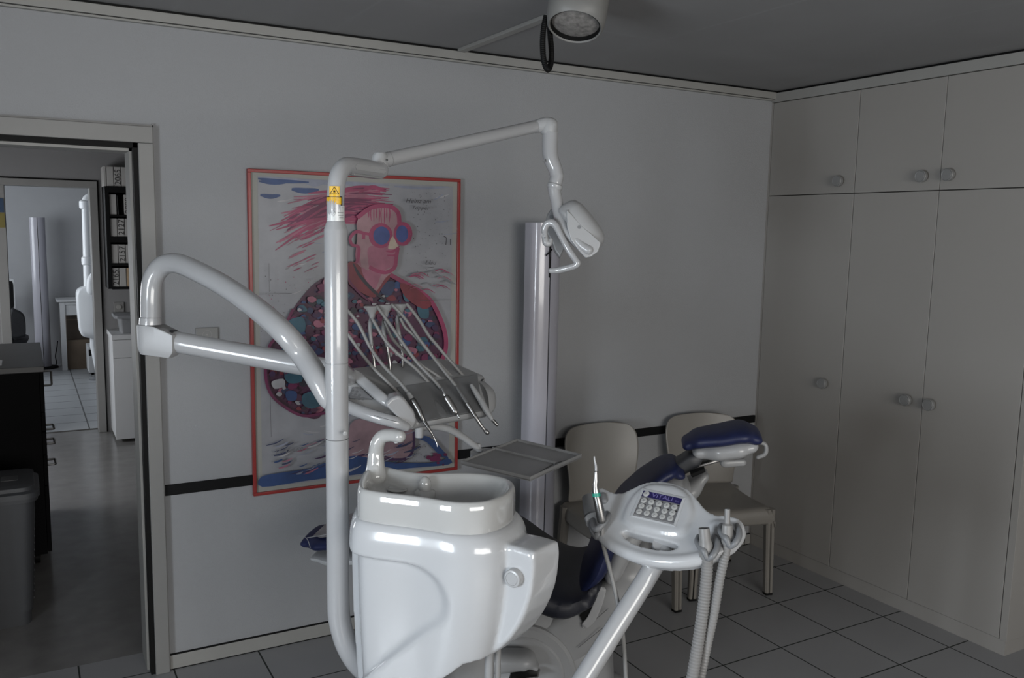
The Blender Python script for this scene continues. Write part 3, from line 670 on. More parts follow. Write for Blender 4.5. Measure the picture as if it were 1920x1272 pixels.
# dark grey front panel that the instruments lie on
nn = (Fm1 - Fm0).cross(F0 - Fm0).normalized()
if nn.dot(CAM - Fm0) < 0: nn = -nn
q0, q1, q2, q3 = lerp(Fm0, F0, .0) + V((.004, 0, 0)), Fm1 + V((0.0, 0, 0)), F1 + V((-.004, 0, 0)), F0 + V((.004, 0, 0))
MB().hexa([p - nn * .004 for p in (q0, q1, q2, q3)], [p + nn * .0035 for p in (q0, q1, q2, q3)]).build('rest_panel', M['dgrey'], t, smooth=False, bevel=.002)
dm = PP(826, 770, Fm0, nn)
dr_ = (F0 - Fm0).normalized()
du = nn.cross(dr_)
rings = []
for s_, hgt in ((1.0, .0034), (.9, .0048), (.6, .0056), (.2, .0058)):
    rings.append([dm + dr_ * (.036 * s_ * math.cos(2 * PI * k / 24) * (1.15 if math.cos(2 * PI * k / 24) < 0 else .85)) + du * (.014 * s_ * math.sin(2 * PI * k / 24) * (1 + .35 * math.cos(2 * PI * k / 24))) + nn * hgt for k in range(24)])
MB().loft(rings).build('finger_dimple', M['dgrey'], t)
# end cheek at the near left corner
ckp = [(655, 692), (686, 695), (724, 757), (733, 748), (748, 742), (760, 748), (778, 772), (783, 790), (778, 803), (766, 809), (752, 806)]
cheek = [(722, 760), (733, 747), (749, 742), (760, 749), (777, 772), (782, 790), (775, 805), (762, 809), (757, 795)]
MB().prism([K(x, y, Yf - .012) for x, y in cheek], V((.012, .055, .004))).build('end_cheek', M['enamel2'], t, bevel=.009, seg=4)
# left wing: upper rail, lower bow, keypad between them
up = [K(640, 697, 2.60), K(664, 702, 2.58), K(690, 724, 2.52), K(716, 747, 2.44), K(744, 769, 2.405)]
MB().slab(up, [.03, .032, .034, .034, .02], .030, seg=20, ex=3, side=V((.8, -.1, .58)).normalized(), sub=5).build('side_rail', M['enamel2'], t)
lo = [K(612, 742, 2.56), K(640, 757, 2.52), K(672, 771, 2.47), K(708, 783, 2.42), K(740, 792, 2.39), K(762, 801, 2.388)]
MB().tube(lo, [.016, .019, .020, .019, .018, .014], seg=20, sub=6).build('handle_bow', M['enamel2'], t)
lo2 = [p + V((-.004, -.012, .006)) for p in lo]
MB().tube([p + V((0, -.0075, .0)) for p in lo2[1:5]], .0007, seg=5, rnd=False).build('bow_seam', M['seam'], t)
wf = [K(636, 700, 2.62), K(664, 706, 2.60), K(738, 766, 2.44), K(758, 798, 2.41), K(700, 782, 2.44), K(636, 760, 2.55)]
MB().prism(wf, V((.01, .03, -.012))).build('wing_plate', M['plastic'], t, smooth=False, bevel=.003)
kp = [K(654, 742, 2.545), K(660, 727, 2.56), K(676, 731, 2.54), K(697, 750, 2.49), K(654, 748, 2.53)]
kb = MB().prism([p + V((0, -.014, .004)) for p in kp], V((.0, .012, -.004)))
o = kb.build('side_keypad', M['keypad'], t, smooth=False)
kn = (kp[0] - kp[1]).cross(kp[3] - kp[1]).normalized(); kn = kn if kn.dot(CAM - kp[1]) > 0 else -kn
for px, py in ((661, 733), (669, 735), (658, 739), (666, 740.5), (674, 742), (657, 745.5), (665, 746.5), (673, 747.5), (681, 747.8)):
    c = PP(px, py, kp[1] + V((0, -.014, .004)), kn); MB().lathe(c, kn, [(-.002, .0048), (.001, .0045), (.0012, 0)], 10).build('key', M['dgrey'], o)
# right wing: rounded end dome with its own little keypad
dome = []
c0 = K(893, 742, 2.49)
for k in range(9):
    a = k / 8 * PI / 2; x = .062 * math.sin(a); s_ = max(.12, math.cos(a) ** .8)
    ring = []
    for p in [(K(872, 697, 2.60)), K(880, 703, 2.54), K(910, 729, 2.44), K(917, 768, 2.41), K(908, 782, 2.43), K(892, 780, 2.52), K(870, 740, 2.62)]:
        ring.append(lerp(c0 + V((x * .95, 0, 0)), p + V((x * .8, 0, 0)), s_))
    dome.append(cr([(*p,) for p in ring], 4, closed=True))
MB().loft(dome).build('console_end', M['plastic2'], t, angle=60)
kp2 = [K(868, 701, 2.60), K(882, 706, 2.57), K(903, 712, 2.515), K(897, 719, 2.50), K(884, 722, 2.50), K(871, 712, 2.55)]
MB().prism([p + V((0, -.01, .004)) for p in kp2], V((0, .02, -.02))).build('end_keypad', M['dgrey'], t, smooth=False, bevel=.002)
MB().prism([p + V((0, -.012, .004)) for p in (K(885, 722, 2.49), K(898, 719, 2.49), K(905, 711.5, 2.505), K(898, 713, 2.51))], V((0, .01, -.004))).build('end_keypad_edge', M['dark'], t, smooth=False)
# whip arms holding the hoses
whips = [((702, 684, 2.63), (697, 648, 2.64), (694, 622, 2.645), (695, 604, 2.64), (699, 592, 2.63), 697, 576),
         ((731, 682, 2.63), (726, 650, 2.64), (720, 625, 2.645), (720, 605, 2.64), (723, 590, 2.63), 723, 573.5),
         ((755, 670, 2.63), (752, 645, 2.64), (747, 620, 2.645), (745, 602, 2.64), (748, 590, 2.63), 750, 572)]
for a, b, c, d_, e, hx, hy in whips:
    w_ = MB().tube([K(*a) + V((0, 0, -.03)), K(*a), K(*b), K(*c)], .0052, seg=12, sub=5).build('whip_rod', M['steel'], t)
    g_ = MB().tube([K(*b), K(*c), K(*d_), K(*e)], [.0055, .0068, .0072, .0075], seg=14, sub=5).build('whip_arm', M['plastic2'], t)
    q = K(hx, hy + 8, 2.62); X_ = V((1, 0, 0)); rr = []
    for dzz, wx, wy in ((-.022, .0075, .0075), (-.006, .012, .009), (.006, .020, .011), (.0135, .0275, .013), (.016, .0275, .0135), (.0172, .026, .012)):
        rr.append([q + V((wx * math.cos(2 * PI * k / 20), wy * math.sin(2 * PI * k / 20), dzz)) for k in range(20)])
    MB().loft(rr).build('hose_cradle', M['plastic2'], t)
# supply hoses returning from the cradles to the console
def hose(mb, pts, r=.0054): mb.tube([K(*p) for p in pts], r, seg=10, sub=6)
ret = [[(698, 598, 2.615), (708, 615, 2.60), (722, 638, 2.58), (739, 657, 2.56), (757, 673, 2.55), (781, 693, 2.53), (806, 720, 2.50), (813, 731, 2.49)],
       [(722, 604, 2.62), (730, 624, 2.61), (739, 639, 2.60), (760, 660, 2.58), (790, 685, 2.555), (822, 706, 2.53), (846, 726, 2.50)],
       [(751, 598, 2.61), (760, 615, 2.60), (776, 629, 2.59), (800, 655, 2.575), (822, 680, 2.56), (845, 704, 2.53), (866, 722, 2.50)],
       [(653, 628, 2.60), (674, 658, 2.58), (696, 686, 2.55), (720, 710, 2.52), (738, 728, 2.50), (750, 741, 2.48)]]
for r_ in ret:
    m_ = MB(); hose(m_, r_, .0054); m_.build('supply_hose', M['hose'], t)
# tray arm under the console
MB().lathe(K(786, 812, 2.47), (0, 0, 1), [(-.0145, .0), (-.0145, .0125), (-.013, .0135), (.03, .0135), (.03, 0)], 20).build('tray_pivot', M['plastic'], t)
MB().tube([K(790, 801, 2.48), K(815, 800, 2.50), K(842, 805, 2.51), K(868, 820, 2.52), K(884, 832, 2.52), K(896, 840, 2.52)], [.0115, .0125, .0125, .012, .0115, .011], seg=18, sub=6).build('tray_arm', M['plastic'], t)
MB().lathe(K(897, 838, 2.52), (0, 0, 1), [(-.014, .0), (-.014, .0165), (-.008, .0165), (-.006, .010), (.006, .0095), (.011, .0065), (.012, 0)], 20).build('tray_joint', M['plastic'], t)
zT = 1.022
a, b, c, e = PZ(863.7, 866, zT), PZ(969, 824.5, zT), PZ(1091, 853.6, zT), PZ(994, 897, zT)
MB().prism([K(882, 845, 2.50), K(886, 842, 2.55), K(920, 840, 2.56), K(930, 848, 2.52), K(915, 856, 2.49), K(882, 856, 2.49)], V((0, 0, -.016))).build('tray_bracket', M['plastic'], t, smooth=False, bevel=.003)

# instrument tray resting on the bracket
tt = thing('instrument_tray', 'flat two-part steel instrument tray under the instrument console', 'tray', tuple((a + c) / 2))
up_ = V((0, 0, 1))
MB().hexa([p - up_ * .008 for p in (a, b, c, e)], [p - up_ * .0055 for p in (a, b, c, e)]).build('tray_plate', M['tray'], tt, smooth=False)
ctr = (a + b + c + e) / 4
def rim(name, qs, w_, h0, h1, mt, par):
    cc = sum(qs, V((0, 0, 0))) / 4; mb = MB()
    for i in range(4):
        p, q = qs[i], qs[(i + 1) % 4]; pi_, qi = p + (cc - p).normalized() * w_ * 1.4, q + (cc - q).normalized() * w_ * 1.4
        mb.hexa([p + up_ * h0, q + up_ * h0, qi + up_ * h0, pi_ + up_ * h0], [p + up_ * h1, q + up_ * h1, lerp(q, qi, .75) + up_ * h1, lerp(p, pi_, .75) + up_ * h1])
    return mb.build(name, mt, par, smooth=False, bevel=.0015)
rim('tray_rim', [a, b, c, e], .008, -.0105, .004, M['tray'], tt)
d0, d1 = lerp(a, b, .58), lerp(e, c, .5)
d0, d1 = PZ(924, 840.5, zT), PZ(1042, 868.5, zT)
md = (b - a).normalized() * .0035
MB().hexa([d0 - md - up_ * .006, d0 + md - up_ * .006, d1 + md - up_ * .006, d1 - md - up_ * .006], [d0 - md + up_ * .004, d0 + md + up_ * .004, d1 + md + up_ * .004, d1 - md + up_ * .004]).build('tray_divider', M['tray'], tt, smooth=False)
fl = [lerp(p, (a + e + d0 + d1) / 4, .06) for p in (a, d0, d1, e)]
MB().hexa([p - up_ * .0054 for p in fl], [p - up_ * .0025 for p in fl]).build('tray_insert', M['tray'], tt, smooth=False, bevel=.001)
fl = [lerp(p, (b + c + d0 + d1) / 4, .06) for p in (d0, b, c, d1)]
MB().hexa([p - up_ * .0054 for p in fl], [p - up_ * .0035 for p in fl]).build('tray_insert', M['tray'], tt, smooth=False, bevel=.001)

# handpieces lying on the console, each with its hose
def off(p, k=.012): return p + nn * k
def hpiece(label, hosep, parts, name='dental_handpiece'):
    base = K(*hosep[-1]); r_ = thing(name, label, 'dental handpiece', tuple(base), group='handpieces on the instrument console')
    m_ = MB(); hose(m_, hosep, .0055); m_.build('hose', M['hose'], r_)
    for nm, pts, rad, mt in parts:
        MB().tube([PD(x, y, d_) for x, y, d_ in pts], rad, seg=18, sub=5, rnd=True).build(nm, mt, r_)
dI = (K(800, 770, 2.43) - CAM).dot(FW)
hpiece('leftmost console handpiece, dark scaler with a long thin pointed tip', [(652, 583, 2.60), (660, 592, 2.60), (674, 611, 2.59), (695, 653, 2.56), (719, 686, 2.52), (752, 720, 2.46), (767, 740, 2.43)],
       [('connector', [(766, 739, dI - .04), (774, 751, dI - .045)], [.0075, .0088], M['plastic2']),
        ('body', [(774, 751, dI - .045), (783, 765, dI - .05), (790, 780, dI - .055), (795, 790, dI - .055)], [.0105, .0092, .0074, .0064], M['dsteel']),
        ('shank', [(795, 790, dI - .055), (804, 804, dI - .06), (812, 817, dI - .06)], [.0066, .0050, .0026], M['dsteel']),
        ('tip', [(811, 816, dI - .06), (818, 830, dI - .06), (820, 839, dI - .06)], [.0020, .0014, .0008], M['chrome'])])
hpiece('console handpiece second from the left, thick straight steel motor', [(707, 575, 2.61), (728, 604, 2.59), (748, 633, 2.57), (767, 660, 2.55), (783, 681, 2.53), (810, 709, 2.49), (828, 730, 2.46)],
       [('connector', [(828, 729, dI), (833, 739, dI - .005), (838, 747, dI - .006)], [.0050, .0058, .0062], M['chrome']),
        ('body', [(837, 746, dI - .006), (846, 760, dI - .01), (854, 773, dI - .014)], [.0108, .0112, .0110], M['steel']),
        ('nose', [(854, 773, dI - .014), (858, 778, dI - .015), (861, 784, dI - .016)], [.0045, .0033, .0036], M['chrome'])])
hpiece('console handpiece third from the left, slim curved turbine with a round head', [(735, 572, 2.61), (753, 590, 2.60), (767, 608, 2.59), (781, 629, 2.575), (796, 649, 2.56), (810, 667, 2.545), (838, 703, 2.50), (858, 728, 2.47)],
       [('connector', [(856, 726, dI + .04), (866, 742, dI + .035), (876, 757, dI + .03)], [.0050, .0066, .0068], M['dgrey']),
        ('body', [(875, 756, dI + .03), (884, 770, dI + .025), (893, 784, dI + .02), (902, 798, dI + .02), (911, 809, dI + .02)], [.0070, .0066, .0060, .0053, .0048], M['steel']),
        ('head', [(910, 808, dI + .02), (914, 812, dI + .02)], [.0066, .0072], M['steel'])])
hpiece('rightmost console handpiece, light grey syringe with a dark nozzle', [(763, 571, 2.61), (774, 584, 2.60), (789, 605, 2.585), (803, 628, 2.57), (821, 650, 2.56), (838, 670, 2.55), (866, 702, 2.52), (884, 724, 2.49)],
       [('connector', [(884, 723, dI + .07), (893, 738, dI + .065), (902, 752, dI + .06)], [.0062, .0088, .0098], M['plastic2']),
        ('body', [(902, 752, dI + .06), (912, 770, dI + .05), (922, 786, dI + .045)], [.0105, .0098, .0074], M['plastic2']),
        ('nozzle', [(922, 786, dI + .045), (932, 797, dI + .045)], [.0062, .0050], M['dsteel'])], 'dental_syringe')

# =================================================================== SPITTOON UNIT
ZR = 1.11
t = thing('spittoon_unit', 'glossy white spittoon unit with ceramic bowl and side knob, in the foreground', 'spittoon', (0.92, 1.95, 0.0))
op = [(671, 914), (690, 921), (724, 926), (752, 929), (781, 932.5), (809, 937), (837, 941.5), (865, 944), (902, 943), (932, 936.5), (955, 925), (966, 911), (959, 900), (940, 893), (912, 888), (874, 885.5), (837, 886), (799, 886.5), (771, 884), (745, 879), (722, 874), (702, 876), (684, 882), (675, 893)]
pl = [PZ(x, y, ZR) for x, y in op]
OUT = [V((p.x, p.y)) for p in cr([(p.x, p.y, 0) for p in pl], 9, closed=True)]
for _ in range(14):
    OUT = [(OUT[i - 1] + OUT[i] * 2 + OUT[(i + 1) % len(OUT)]) / 4 for i in range(len(OUT))]
NO = len(OUT)
cL, cB = V((0.790, 2.075)), V((0.955, 1.895))                # medial axis: cup shelf to bowl
axd = (cB - cL).normalized()
def amed(p):
    k = max(0, min(1, (p - cL).dot(axd) / (cB - cL).length)); return lerp(cL, cB, k), k
def rimz(p):
    k = (p - cL).dot(axd) / (cB - cL).length
    return ZR + .004 * max(0, -k) - .0
rings = []
for d_, z in ((-.006, -.078), (.001, -.082), (.0025, -.075), (.0026, -.060), (.0024, -.030), (.0015, -.012), (-.002, -.003), (-.0075, 0.0), (-.0135, -.0028), (-.0185, -.010), (-.022, -.020)):
    q = offs(OUT, d_); rings.append([V((a.x, a.y, rimz(a) + z)) for a in q])
base = offs(OUT, -.022)
for kk, za, zb_ in ((.10, -.030, -.032), (.28, -.036, -.048), (.5, -.038, -.062), (.75, -.040, -.070), (.93, -.041, -.074)):
    r_ = []
    for p in base:
        m_, k = amed(p); q = lerp(p, m_, kk); k2 = k * k * (3 - 2 * k); r_.append(V((q.x, q.y, ZR + lerp(za, zb_, k2))))
    rings.append(r_)
MB().loft(rings).build('bowl', M['ceramic'], t, angle=60)
# shelf step inside the bowl and outlet dome
dpt = PZ(797, 915, ZR - .03)
MB().lathe((dpt.x, dpt.y, ZR - .055), (0, 0, 1), [(0, .030), (.016, .027), (.020, .020), (.021, 0)], 28).build('drain_base', M['ceramic'], t, angle=60)
MB().lathe((dpt.x, dpt.y, ZR - .036), (0, 0, 1), [(0, .0155), (.012, .0165), (.022, .0155), (.030, .0115), (.035, .006), (.0365, 0)], 24).build('rinse_nozzle', M['ceramic'], t, angle=60)
cq = PZ(745, 915, ZR - .036)
MB().lathe((cq.x, cq.y, ZR - .040), (0, 0, 1), [(0, .028), (.003, .028), (.003, .0245), (.001, .0245), (.001, 0)], 28).build('cup_ring', M['ceramic'], t)
# cup filler spout
pd_ = (V((0.815, 2.135, ZR)) - CAM).dot(FW)
sp = [(704, 893, pd_), (704.5, 872, pd_), (705, 850, pd_), (708, 832, pd_ - .005), (717, 819.5, pd_ - .01), (731, 816.5, pd_ - .02), (745, 818, pd_ - .03), (750, 819, pd_ - .035)]
MB().tube([PD(*q) for q in sp], [.030, .0240, .0205, .0195, .0185, .0172, .0172, .0168], seg=24, sub=8).build('cup_filler', M['ceramic'], t, angle=60)
c = PD(743, 829, pd_ - .03)
MB().lathe(c, (0, 0, -1), [(-.008, .0065), (.002, .0065), (.0035, .005), (.0035, 0)], 16).build('filler_nozzle', M['plastic'], t)

# body: moulded shell, lower left recess, side wing that carries the knob
cen = lerp(cL, cB, .42)
CP = offs(OUT, .004)
def scl(s_, dz_fn, dx=0.0): return [V((cen.x + (p.x - cen.x) * s_, cen.y + (p.y - cen.y) * s_, dz_fn(p))) for p in CP]
zT_ = ZR - .080
rings = []
lev = [(0.90, .004), (1.0, .004), (1.045, -.004), (1.085, -.018), (1.11, -.036), (1.118, -.058), (1.12, -.074), (1.118, -.083), (1.116, -.086)]
for s_, dz_ in lev:
    rings.append(scl(s_, lambda p, d=dz_: zT_ + d))
for k in range(1, 111):
    u = k / 110
    def zf(p, u=u):
        a = (p - cL).dot(axd) / (cB - cL).length          # 0 at the left lobe, 1 at the bowl
        low = lerp(.50, .66, max(0, min(1.2, a))) + .05 * max(0, a - .9)
        return lerp(zT_ - .087, low, u)
    s_ = 1.116 - .13 * u ** 1.8
    rings.append(scl(s_, zf))
rings.append(scl(.85, lambda p: zf(p)))
dense = []
for r_ in rings: dense.append(r_)
vs = []
rec = [(668, 1018), (700, 1032), (750, 1048), (792, 1064), (822, 1086), (840, 1118), (843, 1148), (832, 1170), (800, 1190), (750, 1225), (700, 1262), (660, 1290)]
def inside2(x, y, poly): return inside(x, y, poly)
def pdist(x, y, poly):
    best = 1e9
    for i in range(len(poly)):
        (ax_, ay_), (bx_, by_) = poly[i], poly[(i + 1) % len(poly)]
        dx_, dy_ = bx_ - ax_, by_ - ay_; k = max(0, min(1, ((x - ax_) * dx_ + (y - ay_) * dy_) / (dx_ * dx_ + dy_ * dy_)))
        best = min(best, math.hypot(x - ax_ - dx_ * k, y - ay_ - dy_ * k))
    return best
rec2 = [(p.x, p.y) for p in cr([(x, y, 0) for x, y in rec[:11]], 5)] + [(640, 1310), (560, 1360), (560, 1000), (640, 1006)]
for r_ in rings[8:]:
    for i, p in enumerate(r_):
        nrm_ = V((p.x - cen.x, p.y - cen.y, 0))
        if nrm_.dot(V((CAM.x - cen.x, CAM.y - cen.y, 0))) > -.05:
            x, y = proj(p)
            if inside(x, y, rec2):
                k = min(1, pdist(x, y, rec2) / 11); k = k * k * (3 - 2 * k); r_[i] = p - nrm_.normalized() * .021 * k
body = MB().loft(rings)
# wing
zw = 1.002
wa, wb, wc = PZ(925, 1019, zw), PZ(999, 1036, zw), PZ(1051, 1010, zw)
wn = V(((wb - wa).y, -(wb - wa).x, 0)).normalized()
if wn.dot(CAM - wa) < 0: wn = -wn
fpx = [(905, 1016), (925, 1019), (962, 1026), (999, 1037), (1001, 1062), (999, 1090), (994, 1122), (984, 1153), (970, 1180), (952, 1205), (930, 1224), (905, 1236), (880, 1238), (880, 1100)]
fp = [PP(x, y, wa, wn) for x, y in fpx]
dW = (wc - wb); dW.z = 0
inn = V((-wn.x, -wn.y, 0))
sh = []
for k, (f_, mul) in enumerate(((0, .955), (.06, 1.0), (.35, 1.0), (.8, .985), (.95, .97), (1.0, .93))):
    cc = sum(fp, V((0, 0, 0))) / len(fp); sh.append([cc + (p - cc) * mul + dW * f_ + V((0, 0, .0 * f_)) for p in fp])
body.loft(sh)
body.build('body', M['enamel'], t, remesh=.0048, smoothit=9)
# raised top ledge behind the wing, beside the bowl
kc = PP(966, 1082, wa, wn) + wn * .001
MB().lathe(kc - wn * .001, wn, [(0, .0225), (.013, .0225), (.0165, .0205), (.0175, .016), (.0165, .0155), (.0175, .0148), (.0175, 0)], 32).build('knob', M['plastic'], t)
# seam of the access panel follows the recess edge
# pedestal, pipes and foot plate
PXc, PYc = 1.02, 2.02
ped = []
for z, rx, ry in ((.0, .17, .17), (.03, .17, .17), (.045, .155, .155), (.06, .085, .085), (.4, .075, .075), (.62, .075, .075)):
    ped.append([V((PXc + rx * math.cos(2 * PI * k / 32), PYc + ry * math.sin(2 * PI * k / 32), z)) for k in range(32)])
MB().loft(ped).build('pedestal', M['plastic2'], t)
for x, r_, m_ in ((917, .011, 'plastic2'), (934, .007, 'hose')):
    a = PD(x, 1232, 2.16)
    MB().tube([a + V((0, 0, .03)), a, a + V((.005, .01, -.25)), V((a.x + .02, a.y + .05, .05))], r_, seg=14, rnd=False).build('supply_pipe', M[m_], t)

# =================================================================== ASSISTANT CONSOLE
ro = V((.375, -.927, 0)).normalized(); tl = math.radians(39)
hh = V((.927, .375, 0)).normalized(); uo = hh * math.cos(tl) + V((0, 0, math.sin(tl))); no = ro.cross(uo).normalized()
if no.dot(CAM - PD(1240, 975, 2.3)) < 0: no = -no
oo = PD(1237, 955, 2.30)
def Q(px, py, lift=0.0): return PP(px, py, oo + no * lift, no)
t = thing('assistant_console', 'white assistant control console with a keypad and open grip, on a slanted tube', 'dental console', tuple(Q(1237, 1000)))
outl = [(1107, 921), (1119, 914), (1133, 916), (1148, 923), (1165, 924), (1182, 917), (1201, 907.5), (1222, 902.5), (1250, 903), (1273, 909), (1292, 919), (1307, 936), (1322, 954), (1339, 964), (1358, 966.5), (1381, 970), (1394, 983), (1391, 1000), (1378, 1018), (1358, 1033), (1336, 1043), (1314, 1051), (1288, 1056), (1250, 1058), (1212, 1053), (1174, 1040), (1143, 1021), (1122, 1004), (1109, 987), (1101, 963), (1100, 938)]
hole = [(1165, 1001), (1174, 996), (1190, 1000), (1223, 1008), (1258, 1017), (1270, 1022), (1269, 1027), (1255, 1031), (1231, 1030), (1203, 1025), (1180, 1015)]
def dens(pts, n): return [(p.x, p.y) for p in cr([(a, b, 0) for a, b in pts], n, closed=True)]
def fill2(mb, outer, inner, lift, m=0):
    bm = bmesh.new(); es = []
    for lp_ in [outer] + inner:
        bv = [bm.verts.new(Q(x, y) + no * lift) for x, y in lp_]
        es += [bm.edges.new((bv[i], bv[(i + 1) % len(bv)])) for i in range(len(bv))]
    bmesh.ops.triangle_fill(bm, edges=es, use_beauty=True); bm.verts.index_update()
    mb.add([v.co.copy() for v in bm.verts], [[v.index for v in f.verts] for f in bm.faces], m); bm.free()
do, dh_ = dens(outl, 4), dens(hole, 4)
sh = MB(); TH = .036
fill2(sh, do, [dh_], 0); fill2(sh, do, [dh_], -TH)
for lp_ in (do, dh_):
    n = len(lp_); sh.add([Q(x, y) for x, y in lp_] + [Q(x, y) - no * TH for x, y in lp_], [(i, (i + 1) % n, n + (i + 1) % n, n + i) for i in range(n)])
# domed centre under the keypad
dmr = []
dpx = [(1166, 975), (1180, 940), (1200, 918), (1222, 909), (1250, 910), (1276, 916), (1296, 934), (1303, 960), (1296, 985), (1280, 1006), (1240, 1004), (1205, 996), (1180, 990)]
dd = dens(dpx, 3)
cxm, cym = 1240, 958
for s_, lf in ((1.03, -.012), (1.0, .001), (.94, .008), (.86, .0115), (.70, .012)):
    dmr.append([Q(cxm + (x - cxm) * s_, cym + (y - cym) * s_) + no * lf for x, y in dd])
sh.loft(dmr)
# forward-curling grip bar
bar = [(1119, 985), (1128, 1003), (1146, 1018), (1176, 1033), (1212, 1044), (1250, 1049), (1288, 1047), (1316, 1041), (1340, 1030)]
sh.tube([Q(x, y) - no * .012 for x, y in bar], [.015, .0155, .0165, .018, .0185, .0185, .0185, .0185, .015], seg=18, sub=5)
sh.tube([Q(x, y) - no * .013 for x, y in ((1342, 985), (1360, 990), (1374, 997))], [.022, .026, .022], seg=18, sub=5)
sh.build('housing', M['enamel'], t, remesh=.0042, smoothit=9)
# keypad sunk in a frame
kc_ = [(1207, 920), (1279.5, 935.5), (1262.5, 984), (1187, 966.5)]
LK = .0125
fo = [(1204, 915), (1286, 933), (1267, 989), (1180, 969)]
frm = MB()
for i in range(4):
    a, b = kc_[i], kc_[(i + 1) % 4]; a2, b2 = fo[i], fo[(i + 1) % 4]
    frm.hexa([Q(*a, LK - .004), Q(*b, LK - .004), Q(*b2, LK - .006), Q(*a2, LK - .006)], [Q(*a, LK + .0025), Q(*b, LK + .0025), Q(*b2, LK + .0005), Q(*a2, LK + .0005)])
frm.build('keypad_frame', M['enamel'], t, smooth=False, bevel=.001)
kq = [Q(x, y, LK) for x, y in kc_]
def kuv(u, v, l=0.0): return lerp(lerp(kq[0], kq[1], u), lerp(kq[3], kq[2], u), v) + no * l
kp_ = MB().hexa([p - no * .004 for p in kq], [p - no * .0004 for p in kq]).build('keypad', M['keypad'], t, smooth=False)
MB().hexa([kuv(0, 0, -.0005), kuv(1, 0, -.0005), kuv(1, .225, -.0005), kuv(0, .225, -.0005)], [kuv(0, 0, .0002), kuv(1, 0, .0002), kuv(1, .225, .0002), kuv(0, .225, .0002)]).build('banner', M['banner'], kp_, smooth=False)
MB().hexa([kuv(0, .955, -.0005), kuv(1, .955, -.0005), kuv(1, 1, -.0005), kuv(0, 1, -.0005)], [kuv(0, .955, .0006), kuv(1, .955, .0006), kuv(1, 1, .0006), kuv(0, 1, .0006)]).build('keypad_ledge', M['plastic2'], kp_, smooth=False)
ux, vx = (kq[1] - kq[0]), (kq[3] - kq[0])
MB().text('VITALI', kuv(.52, .115, .0003), ux, -vx, .0175, lift=.0003, sx=1.25).build('lettering', M['bannertext'], kp_, smooth=False, norm=False)
MB().text('Eco', kuv(.90, .15, .0003), ux, -vx, .008, lift=.0003).build('lettering', M['bannertext'], kp_, smooth=False, norm=False)
def key(u, v, r_, led, sym):
    c = kuv(u, v, 0); e1_, e2_ = ux.normalized(), (vx - ux * vx.dot(ux) / ux.dot(ux)).normalized()
    rr = [[c + (e1_ * math.cos(2 * PI * k / 20) * s_ + e2_ * math.sin(2 * PI * k / 20) * s_) * r_ + no * l for k in range(20)] for s_, l in ((1, -.0003), (1, .0008), (.86, .0013), (.2, .0013))]
    b = MB().loft(rr).build('key', M['button'], kp_)
    mk = MB(); g_ = random.Random(sym)
    for j in range(3):
        a_ = g_.uniform(0, PI); o_ = e1_ * g_.uniform(-.25, .25) * r_ + e2_ * g_.uniform(-.25, .25) * r_; dd_ = (e1_ * math.cos(a_) + e2_ * math.sin(a_)) * r_ * .4
        w_ = (e2_ * math.cos(a_) - e1_ * math.sin(a_)) * r_ * .07
        mk.add([c + o_ - dd_ - w_ + no * .0015, c + o_ + dd_ - w_ + no * .0015, c + o_ + dd_ + w_ + no * .0015, c + o_ - dd_ + w_ + no * .0015], [(0, 1, 2, 3)], 0)
    if led:
        lc = c + e1_ * r_ * .95 - e2_ * r_ * .8
        rr = [[lc + (e1_ * math.cos(2 * PI * k / 8) + e2_ * math.sin(2 * PI * k / 8)) * r_ * .22 + no * l for k in range(8)] for l in (0, .001)]
        mk.loft(rr, 1)
    mk.build('key_symbol', [M['ftext'], M['ink']], kp_, smooth=False, norm=False)
for r_ in range(3):
    for q in range(5): key(.105 + .195 * q + (.0 if r_ else .0), .375 + .22 * r_, .0083, r_ < 2 or q == 0, 10 * r_ + q)
key(.10, .115, .0088, False, 77)
# carrying tube down to the unit foot
MB().tube([Q(1237, 1012) - no * .025, PD(1226, 1062, 2.28), PD(1160, 1168, 2.24), PD(1093, 1276, 2.20), PD(1040, 1360, 2.17)], [.0255, .0262, .0265, .027, .027], seg=28, sub=3, rnd=False).build('support_tube', M['enamel2'], t)
a = Q(1238, 1016) - no * .012
MB().tube([Q(1239, 1000) - no * .05, Q(1237, 1030) - no * .035, PD(1228, 1058, 2.28)], [.0165, .0165, .02], seg=18, rnd=False).build('tube_head', M['plastic'], t)
# instrument holders: open grey clips around the rim
def clip(pts, r_, name='holder'):
    MB().tube(pts, r_, seg=14, sub=6).build(name, M['grey'], t)
MB().tube([Q(1103, 930) - no * .012, Q(1105, 950) - no * .012, Q(1108, 963) - no * .012], .0215, seg=22, rnd=False).build('grip_sleeve', M['grey'], t)
MB().tube([Q(1107, 967) - no * .012, Q(1110, 975) - no * .012], .021, seg=22, rnd=False).build('grip_ring', M['enamel'], t)
clip([Q(1111, 975, .0), Q(1113, 988, .010), Q(1119, 993, .018), Q(1129, 985, .020), Q(1138, 973, .016), Q(1141, 966, .006), Q(1137, 961, -.008)], [.0075, .009, .009, .0085, .008, .0075, .006])
clip([Q(1113, 978, -.014), Q(1114, 994, -.012), Q(1121, 1005, -.008), Q(1124, 994, .004)], [.014, .0135, .0125, .008])
MB().tube([Q(1131, 930, .002), Q(1133, 940, .002)], .010, seg=16).build('holder_pad', M['grey'], t)
